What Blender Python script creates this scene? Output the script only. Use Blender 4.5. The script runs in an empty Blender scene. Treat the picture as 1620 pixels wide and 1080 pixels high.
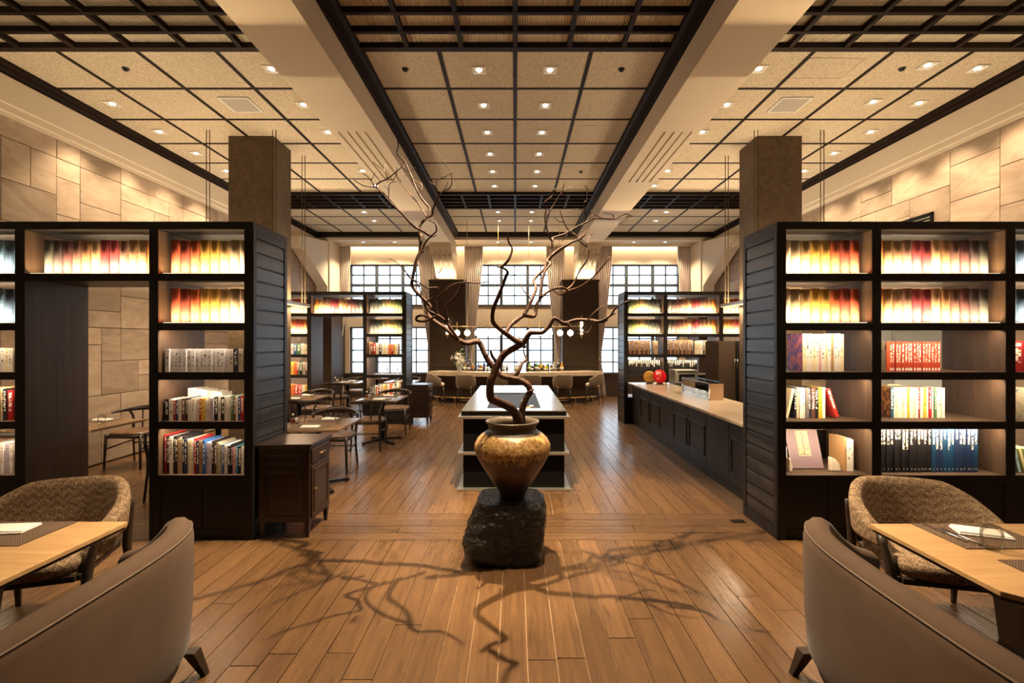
import bpy, bmesh, math, random
from mathutils import Vector, Matrix, noise

random.seed(7)
sc = bpy.context.scene
COL = sc.collection
PI = math.pi

# ---------------------------------------------------------------- camera
# photograph read as 1620x1080; vanishing point (815,540); focal 765 px (17 mm)
F, CX, CY, EYE = 765.0, 815.0, 540.0, 1.65


def P(px, py, Y):
    """pixel + known distance -> world point"""
    return Vector(((px - CX) / F * Y, Y, EYE + (CY - py) / F * Y))


def PX(px, Y):
    return (px - CX) / F * Y


cam = bpy.data.cameras.new('camera')
cam.sensor_fit = 'HORIZONTAL'
cam.sensor_width = 36.0
cam.lens = F / 1620 * 36.0
cam.shift_x = -5.0 / 1620
cam.clip_start = 0.05
cam_o = bpy.data.objects.new('camera', cam)
COL.objects.link(cam_o)
cam_o.location = (0, 0, EYE)
cam_o.rotation_euler = (PI / 2, 0, 0)
sc.camera = cam_o

# ---------------------------------------------------------------- world, exposure
w = bpy.data.worlds.new('daylight')
sc.world = w
w.use_nodes = True
bg = w.node_tree.nodes['Background']
bg.inputs[0].default_value = (0.80, 0.91, 1.0, 1)
bg.inputs[1].default_value = 5.0
vs = sc.view_settings
vs.view_transform = 'Standard'
vs.look = 'None'
vs.exposure = 0.0
vs.gamma = 1.0
vs.use_curve_mapping = False
cy = sc.cycles
cy.use_denoising = True
cy.max_bounces = 7
cy.diffuse_bounces = 4
cy.glossy_bounces = 3
cy.transmission_bounces = 6
cy.transparent_max_bounces = 10
cy.sample_clamp_indirect = 4.0
cy.caustics_reflective = False
cy.caustics_refractive = False

WARM = (1.0, 0.75, 0.47)
WARM2 = (1.0, 0.70, 0.36)
DOWN_W = 125.0      # ordinary downlight
KEY_W = 2700.0       # the pair aimed over the branch
UP_W = 23.0         # uplights on the bookcases


def lamp(name, kind, loc, energy, color=WARM, parent=None, target=None, **kw):
    L = bpy.data.lights.new(name, kind)
    L.energy = energy
    L.color = color
    for k, v in kw.items():
        setattr(L, k, v)
    o = bpy.data.objects.new(name, L)
    COL.objects.link(o)
    o.location = loc
    if target is not None:
        d = Vector(target) - Vector(loc)
        o.rotation_euler = d.to_track_quat('-Z', 'Y').to_euler()
    if parent is not None:
        o.parent = parent
    return o


# ---------------------------------------------------------------- mesh helpers
class MB:
    def __init__(s):
        s.v = []; s.f = []; s.m = []; s.sm = []

    def add(s, vs_, fs, m=0, smooth=False):
        b = len(s.v)
        s.v += [tuple(p) for p in vs_]
        for f in fs:
            s.f.append([b + i for i in f]); s.m.append(m); s.sm.append(smooth)
        return s

    def hexa(s, p, m=0):
        return s.add(p, [(3, 2, 1, 0), (4, 5, 6, 7), (0, 1, 5, 4), (1, 2, 6, 5), (2, 3, 7, 6), (3, 0, 4, 7)], m)

    def box(s, x0, x1, y0, y1, z0, z1, m=0):
        x0, x1 = min(x0, x1), max(x0, x1); y0, y1 = min(y0, y1), max(y0, y1); z0, z1 = min(z0, z1), max(z0, z1)
        return s.hexa([(x0, y0, z0), (x1, y0, z0), (x1, y1, z0), (x0, y1, z0),
                       (x0, y0, z1), (x1, y0, z1), (x1, y1, z1), (x0, y1, z1)], m)

    def taper(s, a, b, wa, da, wb, db, m=0):
        """square post from a to b"""
        a = Vector(a); b = Vector(b)
        return s.hexa([a + Vector((-wa, -da, 0)), a + Vector((wa, -da, 0)), a + Vector((wa, da, 0)), a + Vector((-wa, da, 0)),
                       b + Vector((-wb, -db, 0)), b + Vector((wb, -db, 0)), b + Vector((wb, db, 0)), b + Vector((-wb, db, 0))], m)

    def tube(s, pts, rad, n=8, m=0, wob=0.0, seed=0):
        pts = [Vector(p) for p in pts]
        if not hasattr(rad, '__len__'):
            rad = [rad] * len(pts)
        ring = []; up = Vector((0.13, 0.2, 1)).normalized(); X = None
        for i, p in enumerate(pts):
            t = (pts[min(i + 1, len(pts) - 1)] - pts[max(i - 1, 0)])
            t = t.normalized() if t.length > 1e-9 else Vector((0, 0, 1))
            if X is None:
                X = t.cross(up)
                if X.length < .05: X = t.cross(Vector((1, 0, 0)))
            X = (X - t * X.dot(t))
            X = X.normalized() if X.length > 1e-6 else t.orthogonal().normalized()
            Yv = t.cross(X)
            r_ = []
            for k in range(n):
                a = 2 * PI * k / n
                d = X * math.cos(a) + Yv * math.sin(a)
                r = rad[i]
                if wob: r *= 1 + wob * noise.noise(p * 9 + d * .9 + Vector((seed, 0, 0)))
                r_.append(p + d * r)
            ring.append(r_)
        vs_ = [q for r in ring for q in r]
        fs = []
        for i in range(len(ring) - 1):
            for k in range(n):
                k2 = (k + 1) % n
                fs.append((i * n + k, i * n + k2, (i + 1) * n + k2, (i + 1) * n + k))
        s.add(vs_, fs, m, True)
        b = len(s.v) - len(vs_)
        s.f.append([b + k for k in range(n)][::-1]); s.m.append(m); s.sm.append(False)
        s.f.append([b + (len(ring) - 1) * n + k for k in range(n)]); s.m.append(m); s.sm.append(False)
        return s

    def lathe(s, prof, n=32, c=(0, 0, 0), m=0, jig=None):
        vs_ = []; fs = []
        for i, (r, z) in enumerate(prof):
            for k in range(n):
                a = 2 * PI * k / n
                rr = r * (jig(a, z) if jig else 1)
                vs_.append((c[0] + rr * math.cos(a), c[1] + rr * math.sin(a), c[2] + z))
        for i in range(len(prof) - 1):
            for k in range(n):
                k2 = (k + 1) % n
                fs.append((i * n + k, i * n + k2, (i + 1) * n + k2, (i + 1) * n + k))
        s.add(vs_, fs, m, True)
        b = len(s.v) - len(vs_)
        if prof[0][0] > 1e-6:
            s.f.append([b + k for k in range(n)][::-1]); s.m.append(m); s.sm.append(False)
        if prof[-1][0] > 1e-6:
            s.f.append([b + (len(prof) - 1) * n + k for k in range(n)]); s.m.append(m); s.sm.append(False)
        return s

    def prism(s, poly, a0, a1, axis='y', m=0):
        """extrude a 2-D polygon; axis y: poly=(x,z); axis x: poly=(y,z); axis z: poly=(x,y)"""
        def q(p, a):
            return (p[0], a, p[1]) if axis == 'y' else (a, p[0], p[1]) if axis == 'x' else (p[0], p[1], a)
        n = len(poly)
        vs_ = [q(p, a0) for p in poly] + [q(p, a1) for p in poly]
        fs = [list(range(n))[::-1], list(range(n, 2 * n))] + [(i, (i + 1) % n, n + (i + 1) % n, n + i) for i in range(n)]
        return s.add(vs_, fs, m)

    def sheet(s, fn, nu, nv, cu=False, cv=False, m=0, smooth=True):
        vs_ = [fn(i, j) for i in range(nu) for j in range(nv)]
        fs = []
        for i in range(nu if cu else nu - 1):
            for j in range(nv if cv else nv - 1):
                i2 = (i + 1) % nu; j2 = (j + 1) % nv
                fs.append((i * nv + j, i2 * nv + j, i2 * nv + j2, i * nv + j2))
        return s.add(vs_, fs, m, smooth)

    def mesh(s, name, mats):
        me = bpy.data.meshes.new(name)
        me.from_pydata(s.v, [], s.f)
        for k in (mats if isinstance(mats, (list, tuple)) else [mats]):
            me.materials.append(k)
        me.polygons.foreach_set('material_index', s.m)
        me.polygons.foreach_set('use_smooth', s.sm)
        bm = bmesh.new(); bm.from_mesh(me)
        bmesh.ops.recalc_face_normals(bm, faces=bm.faces)
        bm.to_mesh(me); bm.free()
        return me

    def build(s, name, mats, parent=None, bevel=0, loc=None):
        o = link(name, s.mesh(name, mats), parent)
        if loc is not None: o.location = loc
        if bevel:
            md = o.modifiers.new('edge', 'BEVEL'); md.width = bevel; md.segments = 2
            md.limit_method = 'ANGLE'; md.angle_limit = 0.7
        return o


def link(name, data, parent=None):
    o = bpy.data.objects.new(name, data)
    COL.objects.link(o)
    if parent is not None: o.parent = parent
    return o


def tag(o, label, cat, group=None, kind=None):
    o['label'] = label; o['category'] = cat
    if group: o['group'] = group
    if kind: o['kind'] = kind
    return o


def thing(name, label, cat, loc=(0, 0, 0), rz=0.0, group=None):
    o = link(name, None)
    o.empty_display_size = .05
    o.location = loc; o.rotation_euler = (0, 0, rz)
    return tag(o, label, cat, group)


def copy_tree(o, parent=None):
    c = o.copy(); COL.objects.link(c)
    if parent is not None: c.parent = parent
    for ch in list(o.children):
        copy_tree(ch, c)
    return c


def catmull(pts, k=4):
    pts = [Vector(p) for p in pts]
    out = []
    for i in range(len(pts) - 1):
        p0 = pts[max(i - 1, 0)]; p1 = pts[i]; p2 = pts[i + 1]; p3 = pts[min(i + 2, len(pts) - 1)]
        for j in range(k):
            t = j / k
            out.append(.5 * ((2 * p1) + (p2 - p0) * t + (2 * p0 - 5 * p1 + 4 * p2 - p3) * t * t + (3 * p1 - p0 - 3 * p2 + p3) * t ** 3))
    out.append(pts[-1])
    return out


ORD = ['first', 'second', 'third', 'fourth', 'fifth', 'sixth', 'seventh', 'eighth', 'ninth', 'tenth', 'eleventh', 'twelfth',
       'thirteenth', 'fourteenth', 'fifteenth', 'sixteenth', 'seventeenth', 'eighteenth', 'nineteenth', 'twentieth']
ORD += ['twenty-' + x for x in ORD[:9]] + ['thirtieth'] + ['thirty-' + x for x in ORD[:9]]


def text_mesh(body, size, depth=0.0006):
    cu = bpy.data.curves.new('lettering', 'FONT')
    cu.body = body; cu.size = size; cu.extrude = depth
    cu.align_x = 'CENTER'; cu.align_y = 'CENTER'; cu.resolution_u = 2; cu.space_line = .86
    o = bpy.data.objects.new('lettering', cu); COL.objects.link(o)
    dg = bpy.context.evaluated_depsgraph_get(); dg.update()
    me = bpy.data.meshes.new_from_object(o.evaluated_get(dg))
    bpy.data.objects.remove(o); bpy.data.curves.remove(cu)
    return me

# ---------------------------------------------------------------- materials
class NT:
    def __init__(s, name):
        s.mat = bpy.data.materials.new(name); s.mat.use_nodes = True
        s.t = s.mat.node_tree; s.b = s.t.nodes['Principled BSDF']; s.out = s.t.nodes['Material Output']

    def n(s, kind, **kw):
        nd = s.t.nodes.new(kind)
        for k, v in kw.items():
            if k.startswith('i_'):
                key = k[2:]
                key = int(key) if key.isdigit() else key
                inp = nd.inputs[key]
                if hasattr(v, 'is_output'): s.t.links.new(v, inp)
                else: inp.default_value = v
            else: setattr(nd, k, v)
        return nd

    def l(s, a, b): s.t.links.new(a, b)

    def math(s, op, a, b=None, c=None):
        nd = s.t.nodes.new('ShaderNodeMath'); nd.operation = op
        for i, v in enumerate((a, b, c)):
            if v is None: continue
            if hasattr(v, 'is_output'): s.l(v, nd.inputs[i])
            else: nd.inputs[i].default_value = v
        return nd.outputs[0]

    def mix(s, fac, a, b, blend='MIX'):
        nd = s.t.nodes.new('ShaderNodeMix'); nd.data_type = 'RGBA'; nd.blend_type = blend
        for i, v in ((0, fac), (6, a), (7, b)):
            if hasattr(v, 'is_output'): s.l(v, nd.inputs[i])
            elif i == 0: nd.inputs[0].default_value = v
            else: nd.inputs[i].default_value = (*v[:3], 1)
        return nd.outputs[2]

    def coord(s, scale=(1, 1, 1), which='pos', rot=(0, 0, 0)):
        if which == 'pos': o = s.n('ShaderNodeNewGeometry').outputs['Position']
        else: o = s.n('ShaderNodeTexCoord').outputs[{'gen': 'Generated', 'obj': 'Object'}[which]]
        mp = s.n('ShaderNodeMapping'); mp.inputs['Scale'].default_value = scale; mp.inputs['Rotation'].default_value = rot
        s.l(o, mp.inputs[0])
        return mp.outputs[0]

    def noise(s, vec, scale=5, detail=3, rough=.5, dist=0.0):
        nd = s.n('ShaderNodeTexNoise'); s.l(vec, nd.inputs['Vector'])
        nd.inputs['Scale'].default_value = scale; nd.inputs['Detail'].default_value = detail
        nd.inputs['Roughness'].default_value = rough; nd.inputs['Distortion'].default_value = dist
        return nd.outputs['Fac']

    def ramp(s, fac, stops):
        nd = s.n('ShaderNodeValToRGB'); s.l(fac, nd.inputs[0])
        e = nd.color_ramp.elements
        while len(e) < len(stops): e.new(.5)
        for i, (p, c) in enumerate(stops):
            e[i].position = p; e[i].color = (*c[:3], 1) if hasattr(c, '__len__') else (c, c, c, 1)
        return nd.outputs[0]

    def bump(s, h, strength=.3, dist=.01):
        nd = s.n('ShaderNodeBump'); nd.inputs['Strength'].default_value = strength; nd.inputs['Distance'].default_value = dist
        s.l(h, nd.inputs['Height']); s.l(nd.outputs[0], s.b.inputs['Normal'])

    def set(s, base=None, rough=None, metal=None, spec=None, **kw):
        for k, v in (('Base Color', base), ('Roughness', rough), ('Metallic', metal), ('Specular IOR Level', spec)):
            if v is None: continue
            if hasattr(v, 'is_output'): s.l(v, s.b.inputs[k])
            elif k == 'Base Color': s.b.inputs[k].default_value = (*v[:3], 1)
            else: s.b.inputs[k].default_value = v
        for k, v in kw.items(): s.b.inputs[k].default_value = v
        return s.mat


def plain(name, base, rough=.5, metal=0.0, spec=.5, var=.06, scale=6.0):
    t = NT(name)
    nz = t.noise(t.coord(), scale, 3)
    c = t.mix(nz, [x * (1 - var) for x in base], [min(1, x * (1 + var)) for x in base])
    return t.set(c, rough, metal, spec)


def wood(name, dark, light, along='y', rough=.4, scale=1.0, bump=.15, rnd=0.0, spec=.5, which='pos'):
    t = NT(name)
    sc_ = {'x': (1.1, 17, 17), 'y': (17, 1.1, 17), 'z': (17, 17, 1.1)}[along]
    v = t.coord([q * scale for q in sc_], which)
    oi = t.n('ShaderNodeObjectInfo')
    off = t.n('ShaderNodeVectorMath', operation='ADD'); t.l(v, off.inputs[0])
    comb = t.n('ShaderNodeCombineXYZ'); t.l(t.math('MULTIPLY', oi.outputs['Random'], 37.0), comb.inputs[0]); t.l(t.math('MULTIPLY', oi.outputs['Random'], 91.0), comb.inputs[1])
    t.l(comb.outputs[0], off.inputs[1])
    a = t.noise(off.outputs[0], 1.0, 5, .62, 1.1)
    b = t.noise(off.outputs[0], 5.0, 3, .6, .3)
    g = t.math('ADD', t.math('MULTIPLY', a, .68), t.math('MULTIPLY', b, .32))
    c = t.ramp(g, [(.30, dark), (.68, light)])
    if rnd:
        k = t.math('ADD', t.math('MULTIPLY', oi.outputs['Random'], 2 * rnd), 1 - rnd)
        kk = t.n('ShaderNodeCombineColor'); [t.l(k, kk.inputs[i]) for i in range(3)]
        c = t.mix(1.0, c, kk.outputs[0], 'MULTIPLY')
    r = t.math('ADD', t.math('MULTIPLY', g, -.18), rough + .09)
    t.bump(g, bump, .004)
    return t.set(c, r, 0, spec)


def emis(name, color, strength):
    t = NT(name)
    return t.set((.8, .8, .8), .5, **{'Emission Color': (*color, 1), 'Emission Strength': strength})


M = {}
t = NT('acoustic_tile')
vv = t.coord((1, 1, 1))
n1 = t.noise(vv, 70, 4, .7, 1.5)
n2 = t.noise(vv, 2.0, 2)
c = t.mix(t.ramp(n1, [(.40, .0), (.56, 1.0)]), (.40, .32, .205), (.74, .655, .51))
t.bump(n1, .5, .006)
M['tile'] = t.set(c, .9, spec=.1)
t = NT('ribbed_panel')
wv = t.n('ShaderNodeTexWave', bands_direction='X'); t.l(t.coord(), wv.inputs[0]); wv.inputs['Scale'].default_value = 14
t.bump(wv.outputs['Fac'], .9, .01)
M['ribbed'] = t.set(t.mix(wv.outputs['Fac'], (.62, .52, .38), (.86, .77, .60)), .9, spec=.1)
M['dark'] = wood('dark_stained_wood', (.011, .006, .0045), (.024, .014, .010), 'y', .6, .7, .08, spec=.12)
M['dark_x'] = wood('dark_stained_wood_x', (.011, .006, .0045), (.024, .014, .010), 'x', .6, .7, .08, spec=.12)
M['black'] = wood('black_ash', (.0055, .0042, .0042), (.012, .0095, .009), 'z', .40, .8, .25, spec=.3)
M['black_x'] = wood('black_ash_x', (.0055, .0042, .0042), (.012, .0095, .009), 'x', .40, .8, .25, spec=.3)
M['inner'] = wood('lamplit_ash', (.036, .021, .013), (.085, .052, .032), 'z', .45, .6, .15)  # same bookcase wood, shelf-lamp warmth put into a browner colour
t = NT('black_ash_board')
v = t.coord((.6, 1.3, 5.0))
oi = t.n('ShaderNodeObjectInfo')
off = t.n('ShaderNodeVectorMath', operation='ADD'); t.l(v, off.inputs[0])
cb = t.n('ShaderNodeCombineXYZ'); t.l(t.math('MULTIPLY', oi.outputs['Random'], 50), cb.inputs[1]); t.l(cb.outputs[0], off.inputs[1])
wv = t.n('ShaderNodeTexWave', bands_direction='Z'); t.l(off.outputs[0], wv.inputs[0])
wv.inputs['Scale'].default_value = .55; wv.inputs['Distortion'].default_value = 7; wv.inputs['Detail'].default_value = 2; wv.inputs['Detail Scale'].default_value = .7
c = t.ramp(wv.outputs['Fac'], [(.3, (.008, .0075, .008)), (.9, (.020, .019, .020))])
t.bump(wv.outputs['Fac'], .12, .004)
M['board'] = t.set(c, .34)
M['cream'] = plain('cream_plaster', (.74, .64, .50), .75, spec=.2, var=.02, scale=2)
M['beige'] = plain('beige_plaster', (.62, .52, .40), .8, spec=.2, var=.03, scale=2)
t = NT('sandstone')
oi = t.n('ShaderNodeObjectInfo')
v = t.coord((1, .55, 1.5))
off = t.n('ShaderNodeVectorMath', operation='ADD'); t.l(v, off.inputs[0])
cb = t.n('ShaderNodeCombineXYZ'); [t.l(t.math('MULTIPLY', oi.outputs['Random'], 40 + 17 * i), cb.inputs[i]) for i in range(3)]
t.l(cb.outputs[0], off.inputs[1])
a = t.noise(off.outputs[0], 2.6, 7, .62, 1.8)
c = t.ramp(a, [(.32, (.31, .228, .165)), (.52, (.39, .30, .222)), (.72, (.46, .37, .285))])
k = t.math('ADD', t.math('MULTIPLY', oi.outputs['Random'], .46), .74)
kk = t.n('ShaderNodeCombineColor'); [t.l(k, kk.inputs[i]) for i in range(3)]
t.bump(a, .15, .01)
M['stone'] = t.set(t.mix(1, c, kk.outputs[0], 'MULTIPLY'), .65, spec=.3)
M['mortar'] = plain('mortar', (.20, .145, .10), .9)
t = NT('bronze_plaster')
a = t.noise(t.coord(), 9, 6, .65, 1.2)
t.bump(a, .2, .01)
M['bronze'] = t.set(t.ramp(a, [(.35, (.075, .050, .028)), (.7, (.135, .092, .052))]), .55, spec=.4)

FD, FL = (.056, .028, .012), (.140, .076, .034)
M['floor'] = wood('oak_floor', FD, FL, 'y', .26, 1.5, .22, .20)
M['floor_x'] = wood('oak_floor_cross', (.050, .026, .012), (.112, .062, .030), 'x', .26, 1.5, .22, .14)
M['subfloor'] = plain('bright_bevel_seam', (.30, .19, .105), .8)  # light caught on plank bevels, put into the subfloor colour
M['oak'] = wood('oak_table', (.30, .175, .075), (.46, .29, .135), 'x', .42, .8, .12)
M['oak_y'] = wood('brown_table', (.13, .075, .040), (.24, .15, .085), 'y', .25, .8, .10)
M['leg'] = wood('dark_walnut_leg', (.012, .007, .005), (.030, .018, .012), 'z', .38, 1, .1)
M['cab'] = wood('mahogany', (.014, .007, .005), (.030, .015, .010), 'z', .30, .8, .1)
M['metalblack'] = plain('black_metal', (.012, .012, .012), .4, .6)
M['brass'] = plain('brass', (.72, .48, .20), .28, 1.0, var=.05)
M['rod'] = plain('antique_brass', (.085, .055, .022), .6, .2, spec=.2)
M['steel'] = plain('steel', (.62, .60, .56), .25, 1.0, var=.04)
M['steelmat'] = plain('brushed_steel', (.55, .53, .48), .32, .9, var=.04)
t = NT('taupe_velvet')
a = t.noise(t.coord(), 3.2, 5, .6); b = t.noise(t.coord(), 240, 2)
t.bump(b, .15, .002)
M['velvet'] = t.set(t.ramp(a, [(.3, (.066, .042, .028)), (.7, (.090, .058, .040))]), .85, spec=.12, **{'Sheen Weight': .06, 'Sheen Roughness': .4})
M['piping'] = plain('piping', (.10, .07, .05), .8)
t = NT('herringbone_tweed')
g = t.n('ShaderNodeTexCoord').outputs['Object']
sx = t.n('ShaderNodeSeparateXYZ'); t.l(g, sx.inputs[0])
xy = t.math('ADD', sx.outputs[0], t.math('MULTIPLY', sx.outputs[1], .8))
zz = t.math('ADD', sx.outputs[2], t.math('MULTIPLY', sx.outputs[1], .5))
zig = t.math('PINGPONG', xy, .032)
wv = t.math('SINE', t.math('MULTIPLY', t.math('ADD', zz, t.math('MULTIPLY', zig, 1.0)), 120.0))
spk = t.n('ShaderNodeTexVoronoi'); t.l(g, spk.inputs['Vector']); spk.inputs['Scale'].default_value = 190
sp = t.math('MULTIPLY', spk.outputs['Distance'], 1.25)
f = t.math('ADD', t.math('MULTIPLY', wv, .075), t.math('ADD', t.math('MULTIPLY', sp, .72), .10))
t.bump(spk.outputs['Distance'], .5, .003)
M['tweed'] = t.set(t.ramp(f, [(.25, (.045, .026, .015)), (.5, (.15, .098, .06)), (.85, (.38, .28, .185))]), .95, spec=.15)
t = NT('woven_mat')
br = t.n('ShaderNodeTexChecker'); t.l(t.coord((1, 1, 1)), br.inputs[0]); br.inputs['Scale'].default_value = 170
br.inputs[1].default_value = (.030, .017, .010, 1); br.inputs[2].default_value = (.155, .095, .055, 1)
t.bump(br.outputs['Fac'], .4, .003)
M['mat'] = t.set(br.outputs['Color'], .75)
M['napkin'] = plain('white_linen', (.80, .78, .75), .85, spec=.2, var=.02)
t = NT('brown_leather'); a = t.noise(t.coord(), 14, 4, .6)
t.bump(a, .2, .01)
M['leather'] = t.set(t.ramp(a, [(.3, (.075, .036, .018)), (.7, (.165, .085, .042))]), .42)
M['stool'] = plain('taupe_stool_fabric', (.155, .115, .082), .85, spec=.2)
M['stooledge'] = plain('stool_cream_edge', (.50, .41, .32), .8)
t = NT('curtain_linen')
M['curtain'] = t.set(t.mix(t.noise(t.coord((4, 4, .5)), 5, 3), (.46, .375, .32), (.62, .52, .45)), .85, spec=.2)
# dark glossy boulder
t = NT('black_boulder')
v = t.coord((1, 1, 1))
a = t.noise(v, 7, 5, .6, .9); b = t.noise(v, 24, 3, .6, .5)
h = t.math('ADD', a, t.math('MULTIPLY', b, .5))
t.bump(h, .8, .05)
M['rock'] = t.set(t.ramp(a, [(.35, (.003, .0028, .0026)), (.66, (.008, .0068, .0058)), (.85, (.03, .02, .012))]), t.ramp(b, [(.3, .10), (.7, .28)]))
# glazed jar
t = NT('ash_glazed_stoneware')
g = t.n('ShaderNodeTexCoord').outputs['Object']
sx = t.n('ShaderNodeSeparateXYZ'); t.l(g, sx.inputs[0])
drip = t.noise(t.coord((22, 22, 2.2), 'obj'), 1.0, 4, .6, .4)
lev = t.math('ADD', sx.outputs[2], t.math('MULTIPLY', t.math('SUBTRACT', drip, .5), .36))
spk = t.noise(t.coord((1, 1, 1), 'obj'), 46, 6, .75, 1.0)
gold = t.ramp(spk, [(.34, (.06, .028, .010)), (.50, (.34, .19, .060)), (.64, (.66, .44, .19))])
brown = t.ramp(t.noise(t.coord((1, 1, 1), 'obj'), 16, 6, .65), [(.3, (.040, .017, .009)), (.7, (.115, .050, .022))])
base = t.mix(t.ramp(lev, [(.325, 0.0), (.345, 1.0)]), brown, gold)
base = t.mix(t.ramp(sx.outputs[2], [(.478, 0.0), (.49, 1.0)]), base, (.075, .055, .038))
base = t.mix(t.ramp(lev, [(.12, 1.0), (.19, 0.0)]), base, (.022, .012, .009))
t.bump(spk, .35, .008)
M['jar'] = t.set(base, t.ramp(spk, [(.3, .22), (.7, .50)]), spec=.35)
t = NT('weathered_branch')
a = t.noise(t.coord((1, 1, .5)), 26, 6, .7, 1.0)
t.bump(a, .6, .01)
M['branch'] = t.set(t.ramp(a, [(.3, (.016, .008, .005)), (.55, (.068, .029, .014)), (.78, (.19, .085, .040))]), .62, spec=.3)
t = NT('travertine')
a = t.noise(t.coord((1, 3, 1)), 4, 6, .65, 1.0)
M['trav'] = t.set(t.ramp(a, [(.3, (.40, .30, .21)), (.7, (.60, .49, .37))]), .22)
M['white'] = plain('white_paint', (.78, .76, .72), .5, var=.02)
M['porcelain'] = plain('white_porcelain', (.80, .78, .75), .2, var=.02)


def glassmat(name, tint, gl=.10, rough=.03):
    t = NT(name)
    tr = t.n('ShaderNodeBsdfTransparent'); tr.inputs[0].default_value = (*tint, 1)
    gs = t.n('ShaderNodeBsdfGlossy'); gs.inputs['Roughness'].default_value = rough
    lw = t.n('ShaderNodeLayerWeight'); lw.inputs[0].default_value = .25
    mx = t.n('ShaderNodeMixShader')
    t.l(t.math('ADD', t.math('MULTIPLY', lw.outputs['Fresnel'], .45), gl * .15), mx.inputs[0])
    t.l(tr.outputs[0], mx.inputs[1]); t.l(gs.outputs[0], mx.inputs[2]); t.l(mx.outputs[0], t.out.inputs[0])
    return t.mat


M['pane'] = glassmat('window_glass', (.93, .97, 1.0))
M['glass'] = glassmat('clear_glass', (.93, .93, .91), .2)
M['case_glass'] = glassmat('case_glass', (.86, .90, .90), .3)
M['lens'] = emis('downlight_lens', (1, .86, .66), 9.0)
M['globe'] = emis('opal_globe', (1, .84, .60), 5.0)
M['tube_lamp'] = emis('sconce_tube', (1, .80, .50), 7.0)
M['led'] = emis('led_strip', (1, .80, .52), 1.5)
M['panel_glow'] = emis('pendant_glow', (1, .72, .42), 1.4)
M['frame'] = plain('window_frame', (.030, .036, .042), .4)
M['shell'] = plain('outer_shell', (.5, .44, .36), .9)
M['oil'] = plain('fabric_brown_panel', (.038, .022, .013), .65, spec=.3)

# books: one cover material per ink colour, tinted by the object colour
def bookmat(name, ink, thr=.5, lo=.30, hi=.93, cols=4.0, rows=34.0, vary=False):
    t = NT(name)
    oi = t.n('ShaderNodeObjectInfo')
    g = t.n('ShaderNodeTexCoord').outputs['Generated']
    s_ = t.n('ShaderNodeSeparateXYZ'); t.l(g, s_.inputs[0])
    cx = t.math('FLOOR', t.math('MULTIPLY', s_.outputs[0], cols))
    cz = t.math('FLOOR', t.math('MULTIPLY', s_.outputs[2], rows))
    cb = t.n('ShaderNodeCombineXYZ'); t.l(cx, cb.inputs[0]); t.l(cz, cb.inputs[1]); t.l(t.math('MULTIPLY', oi.outputs['Random'], 100), cb.inputs[2])
    wn = t.n('ShaderNodeTexWhiteNoise', noise_dimensions='3D'); t.l(cb.outputs[0], wn.inputs['Vector'])
    m = t.math('GREATER_THAN', wn.outputs['Value'], thr)
    if vary: lo = t.math('ADD', t.math('MULTIPLY', t.math('FLOOR', t.math('MULTIPLY', oi.outputs['Random'], 3.0)), .12), .52)
    for a, op, b in ((s_.outputs[0], 'GREATER_THAN', .24), (s_.outputs[0], 'LESS_THAN', .76), (s_.outputs[2], 'GREATER_THAN', lo), (s_.outputs[2], 'LESS_THAN', hi), (s_.outputs[1], 'LESS_THAN', .03)):
        m = t.math('MULTIPLY', m, t.math(op, a, b))
    return t.set(t.mix(m, oi.outputs['Color'], ink), .55, spec=.35)


M['bk_dark'] = bookmat('book_dark_ink', (.14, .11, .11), .72, .35, .9)
M['bk_light'] = bookmat('book_pale_ink', (.80, .78, .70), .45)
M['bk_title'] = bookmat('book_bold_title', (.70, .65, .54), .38, .50, .97, 7.0, 26.0, True)
M['pages'] = plain('book_pages', (.78, .72, .62), .9, var=.04, scale=60)
t = NT('display_cloth')
oi = t.n('ShaderNodeObjectInfo')
g = t.coord((1, 1, 1), 'pos')
a = t.noise(t.coord((900, 60, 60)), 1, 2); b = t.noise(t.coord((60, 60, 1100)), 1, 2)
wv_ = t.math('MULTIPLY', a, b)
c = t.mix(t.ramp(wv_, [(.12, 0.0), (.42, 1.0)]), (.35, .33, .31), (1, 1, 1))
M['cloth'] = t.set(t.mix(1, oi.outputs['Color'], c, 'MULTIPLY'), .85, spec=.2)


def picture(name, stops, scale=7.0, dist=2.0):
    t = NT(name)
    a = t.noise(t.coord((1, 1, 1)), scale, 5, .7, dist)
    return t.set(t.ramp(a, stops), .4)


M['pic_bloom'] = picture('cover_blossom', [(.32, (.04, .05, .16)), (.42, (.12, .10, .35)), (.5, (.42, .10, .30)), (.56, (.62, .12, .10)), (.66, (.70, .35, .45)), (.75, (.05, .25, .20))], 9, 2.5)
M['pic_statue'] = picture('cover_bronze_figure', [(.35, (.01, .006, .004)), (.48, (.20, .07, .02)), (.6, (.60, .28, .07)), (.75, (.03, .015, .01))], 11, 1.5)
M['pic_ink'] = picture('cover_ink_drawing', [(.36, (.03, .03, .04)), (.42, (.6, .5, .4)), (.7, (.75, .62, .5))], 8, 3.0)
M['pic_wave'] = picture('cover_pale_blue_drawing', [(.36, (.10, .20, .40)), (.46, (.55, .5, .4)), (.7, (.72, .62, .46))], 7, 2.0)

# ================================================================ the setting
CEIL = 4.65
YB = 14.5          # face of the window wall
XW = 5.56          # face of the stone walls
UNIT = MB().box(-.5, .5, -.5, .5, -.5, .5)
UNIT_ME = {}


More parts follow.
